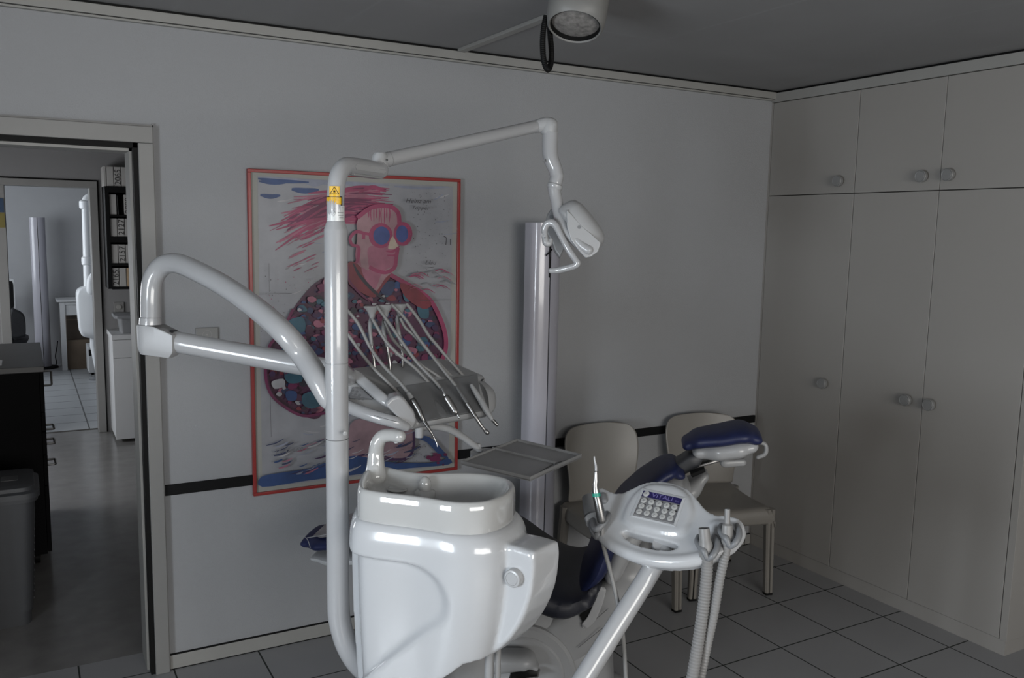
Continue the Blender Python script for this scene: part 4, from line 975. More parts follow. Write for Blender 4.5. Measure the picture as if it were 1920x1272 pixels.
for cx_, cy_, s_ in ((1324, 1020, 1.0), (1366, 998, .95)):
    def h_(x, y, l): return Q(cx_ + x * s_, cy_ + y * s_, l)
    clip([h_(-15, -14, .012), h_(-17, -4, .016), h_(-11, 6, .020), h_(-4, 14, .022), h_(1, 26, .012)], [.0055, .0075, .0085, .0085, .0065])
    clip([h_(17, -14, .004), h_(21, -3, .010), h_(20, 10, .014), h_(13, 22, .014), h_(5, 29, .008)], [.0055, .0075, .008, .008, .0065])
    clip([h_(-10, -16, -.006), h_(2, -20, -.012), h_(14, -16, -.006)], [.006, .006, .006])
    clip([h_(4, 2, .0), h_(5, 14, .004), h_(3, 26, .006)], [.013, .0135, .010])

# things hung in the holders
tt = thing('scaler_handpiece', 'upright slim steel scaler with green ring at left of the assistant console', 'dental handpiece', tuple(PD(1136, 975, 2.22)))
dq = (Q(1130, 978) - CAM).dot(FW) - .035
MB().tube([PD(1128, 975, dq), PD(1122, 945, dq), PD(1118.5, 930, dq)], [.0130, .0118, .0108], seg=20, rnd=True, sub=1).build('grip', M['dsteel'], tt)
MB().tube([PD(1118.6, 931, dq), PD(1117.6, 924.5, dq)], [.0112, .0110], seg=20, rnd=False, sub=1).build('colour_ring', M['green'], tt)['label'] = 'green ring'
MB().tube([PD(1117.6, 925, dq), PD(1116, 912, dq), PD(1117, 903, dq), PD(1117.5, 885, dq)], [.0104, .0082, .0075, .0045], seg=20, sub=4).build('neck', M['steel'], tt)
MB().tube([PD(1117.5, 886, dq), PD(1117.2, 874, dq), PD(1115, 864, dq), PD(1114.3, 857, dq)], [.0036, .0034, .0028, .0022], seg=12, sub=5).build('tip', M['plastic'], tt)
MB().tube([PD(1129, 985, dq), PD(1131, 1020, dq), PD(1146, 1078, dq - .02), PD(1158, 1130, dq - .03), PD(1166, 1175, dq - .04), PD(1171, 1230, dq - .04), PD(1174, 1290, dq - .04), PD(1172, 1330, dq), V((PD(1172, 1330, dq).x + .03, PD(1172, 1330, dq).y + .05, .25)), V((PD(1172, 1330, dq).x - .05, PD(1172, 1330, dq).y + .1, .008))], .0058, seg=12, sub=6).build('hose', M['hose'], tt)
def ribbed(pts, r_, pitch=.0075):
    P_ = cr([(*p,) for p in pts], 40); L_ = 0; o_, rr = [P_[0]], [r_]; acc = 0
    tot = sum((P_[i + 1] - P_[i]).length for i in range(len(P_) - 1)); n = int(tot / (pitch / 2)); step = tot / n; i = 0; rem = step; k = 0; cur = P_[0]
    for q in P_[1:]:
        while (q - cur).length >= rem:
            cur = cur + (q - cur).normalized() * rem; k += 1; o_.append(cur); rr.append(r_ if k % 2 else r_ * .88); rem = step
        rem -= (q - cur).length; cur = q
    return o_, rr
def suction(label, top, mid, dsp, r_, r2, path):
    tt = thing('suction_nozzle', label, 'suction tube', tuple(PD(*mid, dsp)), group=None)
    a, b = PD(*top, dsp), PD(*mid, dsp); ax_ = (b - a).normalized()
    e = PD(*path[0][:2], dsp)
    MB().lathe(a, ax_, [(.012, r2 * .5), (.0, r2 * .72), (.0, r2), (.03, r2 * 1.02), (.032, r_), ((b - a).length, r_ * 1.12), ((b - a).length + .02, r_ * 1.05)] if False else
               [(.02, 0), (.02, r2 * .72), (0, r2 * .74), (-.0005, r2 * .97), (.0015, r2), ((b - a).length * .42, r2 * 1.05), ((b - a).length * .48, r_ * .98), ((b - a).length * .6, r_ * 1.06), ((b - a).length, r_ * 1.08), ((b - a).length, 0)], 28).build('nozzle', M['hose'], tt)
    MB().lathe(a + ax_ * .001, ax_, [(-.0004, r2 * .72), (.018, r2 * .70), (.018, 0)], 20).build('nozzle_bore', M['dark'], tt)
    e2_ = PD(*path[-1])
    o_, rr = ribbed([b] + [PD(*q) for q in path] + [e2_ + V((-.03, .03, -.25)), V((e2_.x - .12, e2_.y + .08, r_))], r_ * .92)
    MB().tube(o_, rr, seg=18, sub=1, rnd=False).build('ribbed_hose', M['hose'], tt)
d1 = (Q(1324, 1020) - CAM).dot(FW) - .025; d2 = (Q(1366, 998) - CAM).dot(FW) - .025
suction('thick grey suction tube with ribbed hose, left of the two in the right holders', (1320, 991), (1325, 1044), d1, .0165, .0135, [(1326, 1062, d1), (1322, 1110, d1 - .01), (1313, 1180, d1 - .03), (1300, 1260, d1 - .05), (1288, 1330, d1 - .06)])
suction('thinner grey suction tube with narrow tip, rightmost in the holders', (1364, 955), (1363, 1018), d2, .0128, .0068, [(1360, 1040, d2), (1350, 1085, d2 - .01), (1339, 1150, d2 - .02), (1325, 1215, d2 - .03), (1310, 1290, d2 - .03), (1300, 1340, d2 - .03)])

# =================================================================== DENTAL CHAIR
ra = math.radians(38); dc = V((math.cos(ra), -math.sin(ra), 0)); sc_ = V((math.sin(ra), math.cos(ra), 0)); OC = PD(1060, 1090, 3.15); OC.z = 0
def CU(u, z, o=0.0): return OC + dc * u + sc_ * o + V((0, 0, z))
def CH(px, py, o): return PP(px, py, OC + sc_ * o, sc_)
t = thing('dental_chair', 'navy blue reclined dental patient chair with white shell behind the spittoon', 'dental chair', tuple(CU(-.05, 0)))
def sl(name, pts, wid, th, m, ex=2.8, par=None): return MB().slab([CU(*p) for p in pts], wid, th, side=sc_, ex=ex).build(name, M[m], par or t)
leg = sl('leg_rest', [(-.955, .588), (-.89, .596), (-.78, .624), (-.60, .680), (-.42, .696), (-.32, .68)], [.20, .28, .34, .38, .42, .46], [.046, .052, .058, .066, .075, .08], 'navy', 2.5)
sl('protective_film', [(-.93, .615, .02), (-.86, .633, .02), (-.66, .700, .02)], [.19, .27, .33], [.006, .006, .006], 'film', 2.6, leg)['label'] = 'grey translucent film over the foot end'
MB().tube([CH(576, 1009, -.145), CH(612, 1003, -.165), CH(650, 997, -.18)], .0014, seg=6, rnd=False).tube([CH(561, 1004, -.10), CH(575, 1010, -.145), CH(582, 1028, -.15)], .0012, seg=6, rnd=False).build('piping', M['plastic2'], leg)
sl('leg_rest_shell', [(-.915, .542), (-.82, .545), (-.60, .585), (-.36, .62)], [.24, .30, .33, .34], [.028, .040, .046, .05], 'plastic', 3)
sl('seat', [(-.40, .685), (-.30, .655), (-.20, .60), (-.10, .53), (.0, .492), (.08, .515), (.11, .55)], [.46, .51, .54, .55, .55, .52, .46], [.08, .095, .105, .115, .11, .085, .06], 'navy_shaded', 3.2)
sl('backrest', [(.085, .545), (.125, .62), (.155, .70), (.198, .785), (.25, .855), (.305, .908), (.355, .938), (.385, .930)], [.44, .50, .48, .42, .35, .30, .26, .20], [.06, .085, .08, .07, .06, .055, .055, .045], 'navy', 2.5)
sl('backrest_shell', [(.175, .60), (.205, .68), (.255, .765), (.31, .83), (.36, .872), (.40, .870)], [.40, .43, .40, .35, .29, .22], [.09, .10, .105, .10, .09, .06], 'plastic', 2.4)
sl('backrest_shell_tail', [(.36, .79, .04), (.43, .85, .04), (.475, .90, .04)], [.18, .17, .10], [.07, .07, .04], 'plastic2', 2.4)
sl('headrest', [(.415, 1.028), (.455, 1.046), (.52, 1.060), (.59, 1.076), (.63, 1.068)], [.14, .19, .23, .24, .20], [.044, .056, .058, .060, .054], 'navy', 2.4)
sl('headrest_shell', [(.455, 1.0), (.52, 1.012), (.58, 1.026), (.618, 1.036)], [.12, .19, .21, .18], [.05, .07, .07, .056], 'plastic', 2.5)
MB().tube([CU(.645, 1.05, -.03), CU(.672, 1.04, -.03), CU(.674, 1.01, -.03), CU(.65, .995, -.03)], .0075, seg=12, sub=5).build('headrest_handle', M['plastic2'], t)
sl('headrest_clamp', [(.54, .968), (.60, .972)], [.09, .07], [.032, .028], 'plastic2', 4)
sl('neck_joint', [(.395, .945), (.43, .968), (.465, .995)], [.11, .11, .10], [.055, .06, .03], 'dark', 4)
sl('neck_bar', [(.42, .935), (.48, .962), (.55, .985)], [.07, .07, .06], [.014, .014, .014], 'steel', 4)
c = CH(1308, 884, -.085)
MB().hexa([c + dc * a + V((0, 0, b)) + sc_ * -.02 for a, b in ((-.026, -.006), (.02, .016), (.026, .004), (-.018, -.019))], [c + dc * a + V((0, 0, b)) + sc_ * .02 for a, b in ((-.026, -.006), (.02, .016), (.026, .004), (-.018, -.019))]).build('lock_lever', M['black'], t, smooth=False, bevel=.003)
# lifting arm, column and foot
sl('lifting_arm', [(.265, .64), (.225, .56), (.15, .46), (.05, .36), (-.04, .27)], [.20, .28, .32, .34, .34], [.06, .10, .15, .20, .22], 'plastic2', 4.5)
rr = []
for z, u0, u1, w_ in ((0.0, -.50, .26, .50), (.03, -.50, .26, .50), (.05, -.48, .24, .47), (.07, -.34, .19, .36), (.2, -.32, .18, .34), (.31, -.29, .15, .33), (.39, -.25, .06, .31), (.43, -.2, -.02, .26)):
    ring = []
    for k in range(40):
        a = 2 * PI * k / 40; cc, sn = math.cos(a), math.sin(a)
        ring.append(CU((u0 + u1) / 2 + (u1 - u0) / 2 * math.copysign(abs(cc) ** .45, cc), z, w_ / 2 * math.copysign(abs(sn) ** .45, sn)))
    rr.append(ring)
MB().loft(rr).build('base', M['plastic2'], t)
dcn = CH(985, 1266, -.185)
MB().lathe(dcn, -sc_, [(-.03, .137), (.0, .137), (.006, .131), (.006, .0)], 48).build('pivot_cover', M['plastic2'], t)
MB().lathe(dcn, -sc_, [(-.10, .175), (-.012, .175), (-.002, .165), (-.002, .0)], 48).build('pivot_housing', M['plastic2'], t)
# foot control recess at the bottom
MB().slab([CH(930, 1240, -.26), CH(985, 1238, -.26), CH(1005, 1250, -.26)], [.10, .10, .05], [.075, .06, .02], side=sc_, ex=2.4).build('pedal_hood', M['plastic2'], t)
MB().slab([CH(960, 1266, -.25), CH(1008, 1263, -.25)], [.10, .06], [.014, .012], side=sc_, ex=3).build('pedal', M['dsteel'], t)
# slot with the hinge link seen in the arm
nz_ = (CU(.21, .505) - CU(.0, .31)).normalized()
def AP(px, py, o=-.172): return CH(px, py, o)
MB().prism([AP(1087, 1154), AP(1097, 1142), AP(1116, 1129), AP(1112, 1142), AP(1102, 1160), AP(1097, 1176)], -sc_ * .004).build('arm_slot', M['black'], t, smooth=False)
MB().slab([AP(1098, 1172, -.176), AP(1110, 1158, -.176), AP(1122, 1130, -.178), AP(1128, 1108, -.178)], [.012] * 4, [.026, .03, .03, .03], side=sc_, ex=5).build('hinge_link', M['plastic'], t)
MB().tube([AP(1099, 1177, -.178), AP(1140, 1142, -.178)], .0011, seg=5, sub=1, rnd=False).tube([AP(1084, 1215, -.178), AP(1130, 1178, -.178)], .0011, seg=5, sub=1, rnd=False).build('arm_seam', M['seam'], t)

# =================================================================== WAITING CHAIRS
def waiting_chair(label, loc, rz, group):
    t = thing('plastic_chair', label, 'chair', loc, rz, group)
    # local frame: x to the right, -y forward, seat 0.43 x 0.42
    SH, HW = .445, .205
    # seat pan with rolled edges
    st = MB(); rows = []
    prof = [(-.215, -.085), (-.222, -.05), (-.214, -.014), (-.195, 0.0), (-.12, -.006), (0, -.014), (.10, -.010), (.19, .0), (.215, .012)]
    for y, dz_ in prof:
        row = []
        for x, ex_ in ((-HW, -.075), (-HW - .004, -.045), (-HW + .002, -.012), (-HW + .02, .0), (-.1, -.006), (0, -.009), (.1, -.006), (HW - .02, .0), (HW - .002, -.012), (HW + .004, -.045), (HW, -.075)):
            z = SH + min(dz_, 0) + (ex_ if dz_ > -.02 else ex_ * .3) + max(dz_, 0) * (1 if abs(x) < HW - .03 else .3)
            if dz_ < -.02: z = min(z, SH + dz_)
            row.append(V((x * (1.0 if y < .1 else .97), y, z)))
        rows.append(row)
    st.loft(rows, cap=False, closed_ring=False)
    o = st.build('seat', M['cream'], t, local=True, sub=2); so = o.modifiers.new('th', 'SOLIDIFY'); so.thickness = .006
    # backrest shell
    bk = MB(); rows = []
    for z, hw, y, curve in ((.452, .185, .195, .01), (.50, .180, .208, .025), (.56, .186, .218, .04), (.63, .198, .228, .045), (.70, .208, .242, .042), (.76, .205, .258, .036), (.795, .185, .270, .028), (.812, .150, .277, .02), (.818, .10, .280, .012)):
        y = .195 + (y - .195) * .55
        rows.append([V((hw * s_, y - curve * (abs(s_) ** 2.2), z)) for s_ in (-1, -.85, -.6, -.3, 0, .3, .6, .85, 1)])
    bk.loft(rows, cap=False, closed_ring=False)
    o = bk.build('backrest', M['cream'], t, local=True, sub=2); so = o.modifiers.new('th', 'SOLIDIFY'); so.thickness = .008
    for sx in (-1, 1):
        for fy in (-1, 1):
            x, y = sx * .188, -.195 if fy < 0 else .185
            x2, y2 = sx * .200, -.205 if fy < 0 else .235
            lg = MB(); rr = []
            for k, (z, s_) in enumerate(((SH - .012, 1.12), (.38, 1.0), (.2, .95), (.012, .86))):
                f = 1 - z / SH; cx_, cy_ = lerp(x, x2, f), lerp(y, y2, f); ring = []
                # S-shaped section: two lobes with a groove on the outer face
                for px_, py_ in ((-.024, -.012), (-.018, -.020), (-.006, -.020), (-.001, -.010), (.003, -.020), (.014, -.021), (.022, -.014), (.023, .012), (.014, .02), (-.012, .02), (-.023, .012)):
                    ring.append(V((cx_ + px_ * s_ * (-sx), cy_ + py_ * s_ * (1 if fy < 0 else -1), z)))
                rr.append(ring)
            lg.loft(rr)
            l_ = lg.build('leg', M['cream'], t, local=True, angle=25)
            MB().box(x2 - .019, x2 + .019, y2 - .017, y2 + .017, 0.0, .0125).build('foot_pad', M['black'], l_, local=True, smooth=False, bevel=.003)
            gx, gy = (lerp(x, x2, .5), lerp(y, y2, .5))
            g_ = MB().hexa([V((x - (-sx) * .0005 + a, y + (-.0125 if fy < 0 else .0125), SH - .06)) for a in (-.0014, .0014)] + [V((x2 + a, y2 + (-.0115 if fy < 0 else .0115), .012)) for a in (.0014, -.0014)],
                           [V((x - (-sx) * .0005 + a, y + (-.0165 if fy < 0 else .0165), SH - .06)) for a in (-.0014, .0014)] + [V((x2 + a, y2 + (-.0145 if fy < 0 else .0145), .012)) for a in (.0014, -.0014)])
            g_.build('groove', M['black'], l_, local=True, smooth=False)
    return t
waiting_chair('cream plastic chair left of the other, nearer the pale column lamp', (2.405, 3.185, 0), math.radians(-5), 'cream plastic chairs by the back wall')
waiting_chair('cream plastic chair on the right, in the corner beside the cupboards', (2.985, 3.165, 0), math.radians(-17), 'cream plastic chairs by the back wall')

# =================================================================== COLUMN LAMPS
def column_lamp(label, x, y, h, w_, rz=0.0, sx=0.0):
    t = thing('column_lamp', label, 'floor lamp', (x, y, 0), rz)
    hw = w_ / 2
    def half(a0, a1, x0, x1, nm, mt):
        rr = []
        xs = [(x0 + (x1 - x0) * (1 - math.cos(PI / 2 * k / 10)), -.055 * math.sin(PI / 2 * k / 10) ** .8) for k in range(11)] if x0 < -.01 else [(x0 + (x1 - x0) * math.sin(PI / 2 * k / 10), -.055 * math.cos(PI / 2 * k / 10) ** .8) for k in range(11)]
        prof = [(a, b) for a, b in xs] + [(x1, .04), (x0, .04)]
        for z in (.022, h): rr.append([V((a, b, z)) for a, b in prof])
        MB().loft(rr).build(nm, mt, t, local=True, angle=50)
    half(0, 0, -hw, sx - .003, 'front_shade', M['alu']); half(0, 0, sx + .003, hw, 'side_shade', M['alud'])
    MB().box(-hw * .8, hw * .9, -.010, .038, .02, h - .004).box(sx - .006, sx + .006, -.050, .03, .02, h - .003).build('core', M['black'], t, local=True, smooth=False)
    MB().lathe((0, 0.0, 0), (0, 0, 1), [(0, .155), (.012, .155), (.02, .145), (.022, .0)], 40).build('foot_disc', M['black'], t, local=True)
    return t
clx = PY(1014.5, 700, 3.31)
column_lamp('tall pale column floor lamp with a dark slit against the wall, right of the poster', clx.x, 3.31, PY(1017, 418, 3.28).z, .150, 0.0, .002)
c = PY(1030.5, 490, 3.25)
lampcord = MB().tube([PY(1031, 462, 3.25), PY(1030.5, 480, 3.25), PY(1030, 520, 3.25)], .0022, seg=8).tube([PY(1024.5, 479, 3.245), PY(1035, 468, 3.245)], .003, seg=8, sub=1)
tag(lampcord.build('cable_tie', M['black']), 'small black cable tie at the slit of the pale column lamp', 'cable tie')

# =================================================================== CEILING SPOTLIGHT
t = thing('ceiling_spotlight', 'grey-white spotlight hanging from the ceiling at the top of the picture', 'spotlight', tuple(PD(1080, 10, 2.72)))
ds = 2.72; ps = ds / F
so_ = PD(1079, 44, ds)
axs = (V((0, 0, -.93)) + (V((CAM.x - so_.x, CAM.y - so_.y, 0)).normalized()) * .36 + RT * -.10).normalized()
e1s = RT - axs * RT.dot(axs); e1s.normalize(); e2s = axs.cross(e1s)
def sring(o, hw_, hh_, ex, n=40):
    r_ = []
    for k in range(n):
        a = 2 * PI * k / n; cc, sn = math.cos(a), math.sin(a)
        r_.append(so_ + axs * o + e1s * (hw_ * math.copysign(abs(cc) ** ex, cc)) + e2s * (hh_ * math.copysign(abs(sn) ** ex, sn)))
    return r_
MB().loft([sring(-.22, .080, .080, .7), sring(-.20, .090, .092, .7), sring(-.10, .096, .098, .72), sring(-.02, .094, .096, .8), sring(.006, .089, .090, .9), sring(.014, .083, .084, 1), sring(.010, .079, .080, 1), sring(-.02, .077, .078, 1), sring(-.021, .001, .001, 1)]).build('housing', M['spot'], t, angle=60)
MB().loft([sring(.0095, .0795, .0805, 1), sring(.011, .0775, .0785, 1), sring(.0, .0755, .0765, 1), sring(-.012, .0755, .0765, 1), sring(-.012, .0785, .0795, 1)], cap=False).build('lens_rim', M['black'], t)
MB().loft([sring(-.004, .0758, .0768, 1), sring(.002, .05, .05, 1), sring(.004, .001, .001, 1)]).build('lens', M['lens'], t)
cpt = so_ + axs * -.19
MB().lathe((cpt.x, cpt.y, ZC), (0, 0, -1), [(0, .06), (.022, .06), (.025, .055), (.025, .018), (ZC - cpt.z, .018)], 24).build('ceiling_mount', M['spot'], t)
MB().tube([so_ + axs * -.195 - e1s * .03 + V((0, 0, 0)), so_ + axs * -.08 - e1s * .0965, ], .0008, seg=5, sub=1, rnd=False).build('housing_seam', M['dark'], t)
o_, rr_ = ribbed([PD(1024, 30, ds + .02), PD(1019, 55, ds + .02), PD(1017.5, 85, ds + .02), PD(1020, 115, ds + .02), PD(1027, 131, ds + .02), PD(1033, 118, ds + .05), PD(1034, 95, ds + .06), PD(1032, 72, ds + .07), PD(1030, 40, ds + .08)], .0095, .006)
MB().tube(o_, rr_, seg=12, sub=1, rnd=False).build('corrugated_cable', M['black'], t)

# =================================================================== SOCKET ON THE WALL
s0, s1 = PY(366, 615, YW), PY(409, 634, YW)
t = thing('wall_socket', 'flat white double wall socket behind the curved arm', 'socket', ((s0.x + s1.x) / 2, YW, s0.z))
z1_, z0_ = s0.z, s0.z - .055
MB().box(s0.x, s1.x, YW - .009, YW - .0005, z0_, z1_).build('plate', M['frame'], t, smooth=False, bevel=.003)
MB().lathe(((s0.x + s1.x) / 2, YW - .009, (z0_ + z1_) / 2), (0, -1, 0), [(-.001, .017), (.0008, .017), (.0008, .0155), (-.0002, .0155), (-.0002, .003), (.0006, .003), (.0006, 0)], 24).build('outlet', M['trim'], t)

# =================================================================== HALL FURNITURE
def drawer_handle(par, c, h_, vertical):
    """small bow handle on a face looking towards +X"""
    a, b = (V((0, 0, h_ / 2)), V((0, 0, -h_ / 2))) if vertical else (V((0, h_ / 2, 0)), V((0, -h_ / 2, 0)))
    MB().tube([c + a, c + a + V((.030, 0, 0)), c + a * .9 + V((.036, 0, 0)), c + b * .9 + V((.036, 0, 0)), c + b + V((.030, 0, 0)), c + b], .0055, seg=8, sub=1).build('handle', M['steel'], par)
bx1, by0, by1, bz1 = .066, 4.87, 5.85, 1.033
t = thing('drawer_cabinet', 'black drawer cabinet with grey top at the left edge, seen through the doorway', 'cabinet', (-.25, 5.3, 0))
MB().box(-.60, bx1 - .02, by0, by1, .06, bz1 - .03).build('carcass', M['blackcab'], t, smooth=False, bevel=.002)
MB().box(-.61, bx1 + .004, by0 - .006, by1 + .01, bz1 - .03, bz1).build('worktop', M['blacktop'], t, smooth=False, bevel=.003)
fr_ = MB().box(bx1 - .019, bx1, by0 + .003, by1 - .003, .80, bz1 - .034).build('door', M['blackcab'], t, smooth=False, bevel=.002); drawer_handle(fr_, V((bx1, by0 + .10, .955)), .075, True)
for z0_, z1_, hz in ((.70, .795, .70), (.58, .695, .625), (.42, .575, .515), (.07, .415, .34)):
    fr_ = MB().box(bx1 - .019, bx1, by0 + .003, by1 - .003, z0_, z1_).build('drawer', M['blackcab'], t, smooth=False, bevel=.002)
    if hz > .4: drawer_handle(fr_, V((bx1, by0 + .10, hz)), .11, False)
for x, y in ((-.54, 4.93), (.0, 4.93), (-.54, 5.78), (.0, 5.78)):
    MB().lathe((x, y, .03), (1, 0, 0), [(-.012, .0), (-.012, .03), (.012, .03), (.012, 0)], 20).box(x - .014, x + .014, y - .01, y + .01, .035, .061).build('castor', M['black'], t)
# laundry hamper
t = thing('lidded_hamper', 'grey plastic hamper with a lid in front of the black cabinet', 'bin', (-.14, 4.3, 0))
hx0, hx1, hy0, hy1 = -.36, .0, 4.13, 4.47
def rr_ring(x0, x1, y0, y1, z, r_, n=6):
    out = []
    for cx_, cy_, a0 in ((x1 - r_, y0 + r_, -PI / 2), (x1 - r_, y1 - r_, 0), (x0 + r_, y1 - r_, PI / 2), (x0 + r_, y0 + r_, PI)):
        for k in range(n + 1):
            a = a0 + k / n * PI / 2; out.append(V((cx_ + r_ * math.cos(a), cy_ + r_ * math.sin(a), z)))
    return out
MB().loft([rr_ring(hx0 + .035, hx1 - .035, hy0 + .03, hy1 - .03, .0, .04), rr_ring(hx0 + .033, hx1 - .033, hy0 + .028, hy1 - .028, .06, .04), rr_ring(hx0 + .027, hx1 - .027, hy0 + .022, hy1 - .022, .062, .04), rr_ring(hx0, hx1, hy0, hy1, .555, .05), rr_ring(hx0 - .012, hx1 + .012, hy0 - .012, hy1 + .012, .558, .055), rr_ring(hx0 - .012, hx1 + .012, hy0 - .012, hy1 + .012, .575, .055)]).build('tub', M['bin'], t, angle=30)
lid = MB().loft([rr_ring(hx0 - .02, hx1 + .02, hy0 - .02, hy1 + .02, .575, .06), rr_ring(hx0 - .018, hx1 + .018, hy0 - .018, hy1 + .018, .598, .06), rr_ring(hx0 - .002, hx1 + .002, hy0 - .002, hy1 + .002, .606, .05), rr_ring(hx0 + .0, hx1 - .0, hy0 + .0, hy1 - .0, .622, .05), rr_ring(hx0 + .04, hx1 - .04, hy0 + .03, hy1 - .03, .628, .04)]).build('lid', M['bin'], t, angle=30)
MB().box(hx1 - .125, hx1 - .06, hy0 + .12, hy0 + .20, .622, .6295).build('lid_grip', M['dgrey'], lid, smooth=False, bevel=.002)
vn = MB()
for k in range(14): vn.prism([V((hx1 - .028 + .027 * (z / .555), y, z)) for y, z in ((4.20, .10 + k * .031), (4.40, .10 + k * .031 + .018), (4.40, .10 + k * .031 + .026), (4.20, .10 + k * .031 + .008))], V((.0025, 0, 0)))
vn.build('side_louvres', M['bin'], t, smooth=False)
# sheet of paper on the worktop
p = PZ(2, 681, bz1 + .001)
tag(MB().box(p.x - .25, p.x + .004, p.y - .09, p.y + .10, bz1 + .0005, bz1 + .0018).build('paper_sheet', M['paper'], smooth=False), 'white sheet of paper on the black drawer cabinet', 'paper')
# papers pinned on the hall end wall, left of the inner doorway
tp = thing('wall_notice', 'blue and yellow notice on the wall left of the inner doorway', 'notice', (-.16, Y2 - .022, 1.78))
a, b = PY(0, 372, Y2 - .025), PY(9, 420, Y2 - .025)
MB().box(a.x - .08, PY(7, 385, Y2 - .025).x, Y2 - .026, Y2 - .0225, PY(0, 398, Y2).z, a.z).build('blue_sheet', M['blue'], tp, smooth=False)
MB().box(a.x - .08, PY(9, 410, Y2 - .025).x, Y2 - .026, Y2 - .0225, PY(0, 427, Y2).z, PY(0, 399, Y2).z).build('yellow_sheet', M['yel2'], tp, smooth=False)
# ring binder shelf
sy = 7.62
def SZ(py): return PY(220, py, sy).z
sx0 = PY(198, 400, sy).x; sx1 = sx0 + .275
zt_, zb_ = PY(200, 350, sy).z, PY(205, 542, sy).z
t = thing('binder_shelf', 'black hanging shelf of four compartments full of binders beyond the doorway', 'shelf', ((sx0 + sx1) / 2, 7.76, zb_))
th_ = .018
MB().box(sx0, sx0 + .028, sy, Y2 - .001, zb_, zt_).box(sx1 - .02, sx1, sy, Y2 - .001, zb_, zt_).build('side_panel', M['black'], t, smooth=False)
levels = [(350, 361), (403, 406.5), (444, 455), (494, 499), (538, 543)]
lz = []
for k, (ya_, yb_) in enumerate(levels):
    a, b = SZ(ya_), SZ(yb_); lz.append((a, b)); MB().box(sx0 + .0285, sx1 - .0205, sy + .001, Y2 - .001, b, a).build('shelf_board', M['black'], t, smooth=False)
MB().box(sx0 + .0285, sx1 - .0205, Y2 - .008, Y2 - .001, lz[-1][1] + .01, lz[0][0] - .01).build('back_panel', M['blackcab'], t, smooth=False)
def binder(x, z, h_, w_, label, mt, num, grp):
    t = thing('ring_binder', label, 'binder', (x + w_ / 2, 7.76, z), 0, grp)
    MB().box(x, x + w_, sy + .012, Y2 - .04, z + .0006, z + h_).build('cover', M[mt], t, smooth=False, bevel=.002)
    if num:
        q = V((x + w_ * .55, sy + .0104, z + .075)); MB().text(num, q, (0, 0, 1), (-1, 0, 0), .062, lift=.0006).build('spine_number', M['ink'], t, smooth=False, norm=False)
    MB().box(x + .004, x + w_ - .004, sy + .0108, sy + .0118, z + h_ * .12, z + h_ * .93).build('spine_label', M['binder' if mt == 'binder' else 'tan'], t, smooth=False)
    return t
bw = .0535
rows_ = [('above the top board of the black shelf', lz[0][0], SZ(313) - lz[0][0], [None, '', '2065', '', '2073']),
         ('in the top compartment', lz[1][0], SZ(362) - lz[1][0] - .012, ['', None, '2098', '2107']),
         ('in the second compartment', lz[2][0], SZ(407) - lz[2][0] - .012, ['', '2127', '']),
         ('in the third compartment', lz[3][0], SZ(456) - lz[3][0] - .012, ['', '2157', '', '']),
         ('in the bottom compartment', lz[4][0], SZ(500) - lz[4][0] - .012, ['2165', '', 'T'])]
ordn = ['first', 'second', 'third', 'fourth', 'fifth']
for k, (where, z, h_, items) in enumerate(rows_):
    x = sx0 + (.031 if k else -.006)
    for j, it in enumerate(items):
        if it is None and k: x += bw; continue
        lab = 'white ring binder ' + where + ', ' + ordn[j] + ' from the left'
        if it == 'T': lab = 'tan ring binder ' + where + ' of the black shelf'
        elif it: lab = 'white ring binder numbered ' + it + ' ' + where
        w_ = bw if it is not None else .024
        if x + w_ > sx1 - .02 and k: break
        binder(x + .001, z, h_, w_ - .004, lab, 'tan' if it == 'T' else 'binder', it if it and it != 'T' else '', 'ring binders on the hall shelf'); x += w_
    if k == 1:
        tb = MB().hexa([V((sx0 + .031 + bw + a, y, lz[1][0] + .001)) for a, y in ((.004, sy + .02), (.012, sy + .02), (.012, Y2 - .05), (.004, Y2 - .05))], [V((sx0 + .031 + bw + a, y, lz[1][0] + .001 + h_ * .95)) for a, y in ((.002, sy + .02), (.006, sy + .02), (.006, Y2 - .05), (.002, Y2 - .05))])
        tag(tb.build('folder', M['dgrey'], smooth=False), 'thin dark folder leaning in the gap of the top compartment', 'folder')
# white base cabinet with a drawer
cy0 = 7.43
a, b = PY(210.5, 629, cy0), PY(218, 828, cy0)
cx0, cz1, cz0 = (a.x + b.x) / 2, PY(212, 629, cy0).z, PY(218, 829, cy0).z
cz0 = max(.03, cz0)
t = thing('base_cabinet', 'white base cabinet with one drawer under the binder shelf', 'cabinet', (cx0 + .25, 7.66, 0))
MB().box(cx0 + .004, cx0 + .5, cy0 + .02, Y2 - .001, cz0, cz1 - .04).build('carcass', M['white'], t, smooth=False)
MB().box(cx0 - .004, cx0 + .51, cy0 - .004, Y2 - .001, cz1 - .038, cz1).build('worktop', M['white'], t, smooth=False, bevel=.002)
zdr = PY(214, 672.5, cy0).z
MB().box(cx0, cx0 + .5, cy0, cy0 + .019, zdr + .002, cz1 - .041).build('drawer', M['white'], t, smooth=False, bevel=.0015)
MB().box(cx0, cx0 + .5, cy0, cy0 + .019, cz0, zdr - .002).build('door', M['white'], t, smooth=False, bevel=.0015)
MB().box(cx0 + .05, cx0 + .46, cy0 + .06, Y2 - .02, 0, cz0).build('plinth', M['cabin'], t, smooth=False)
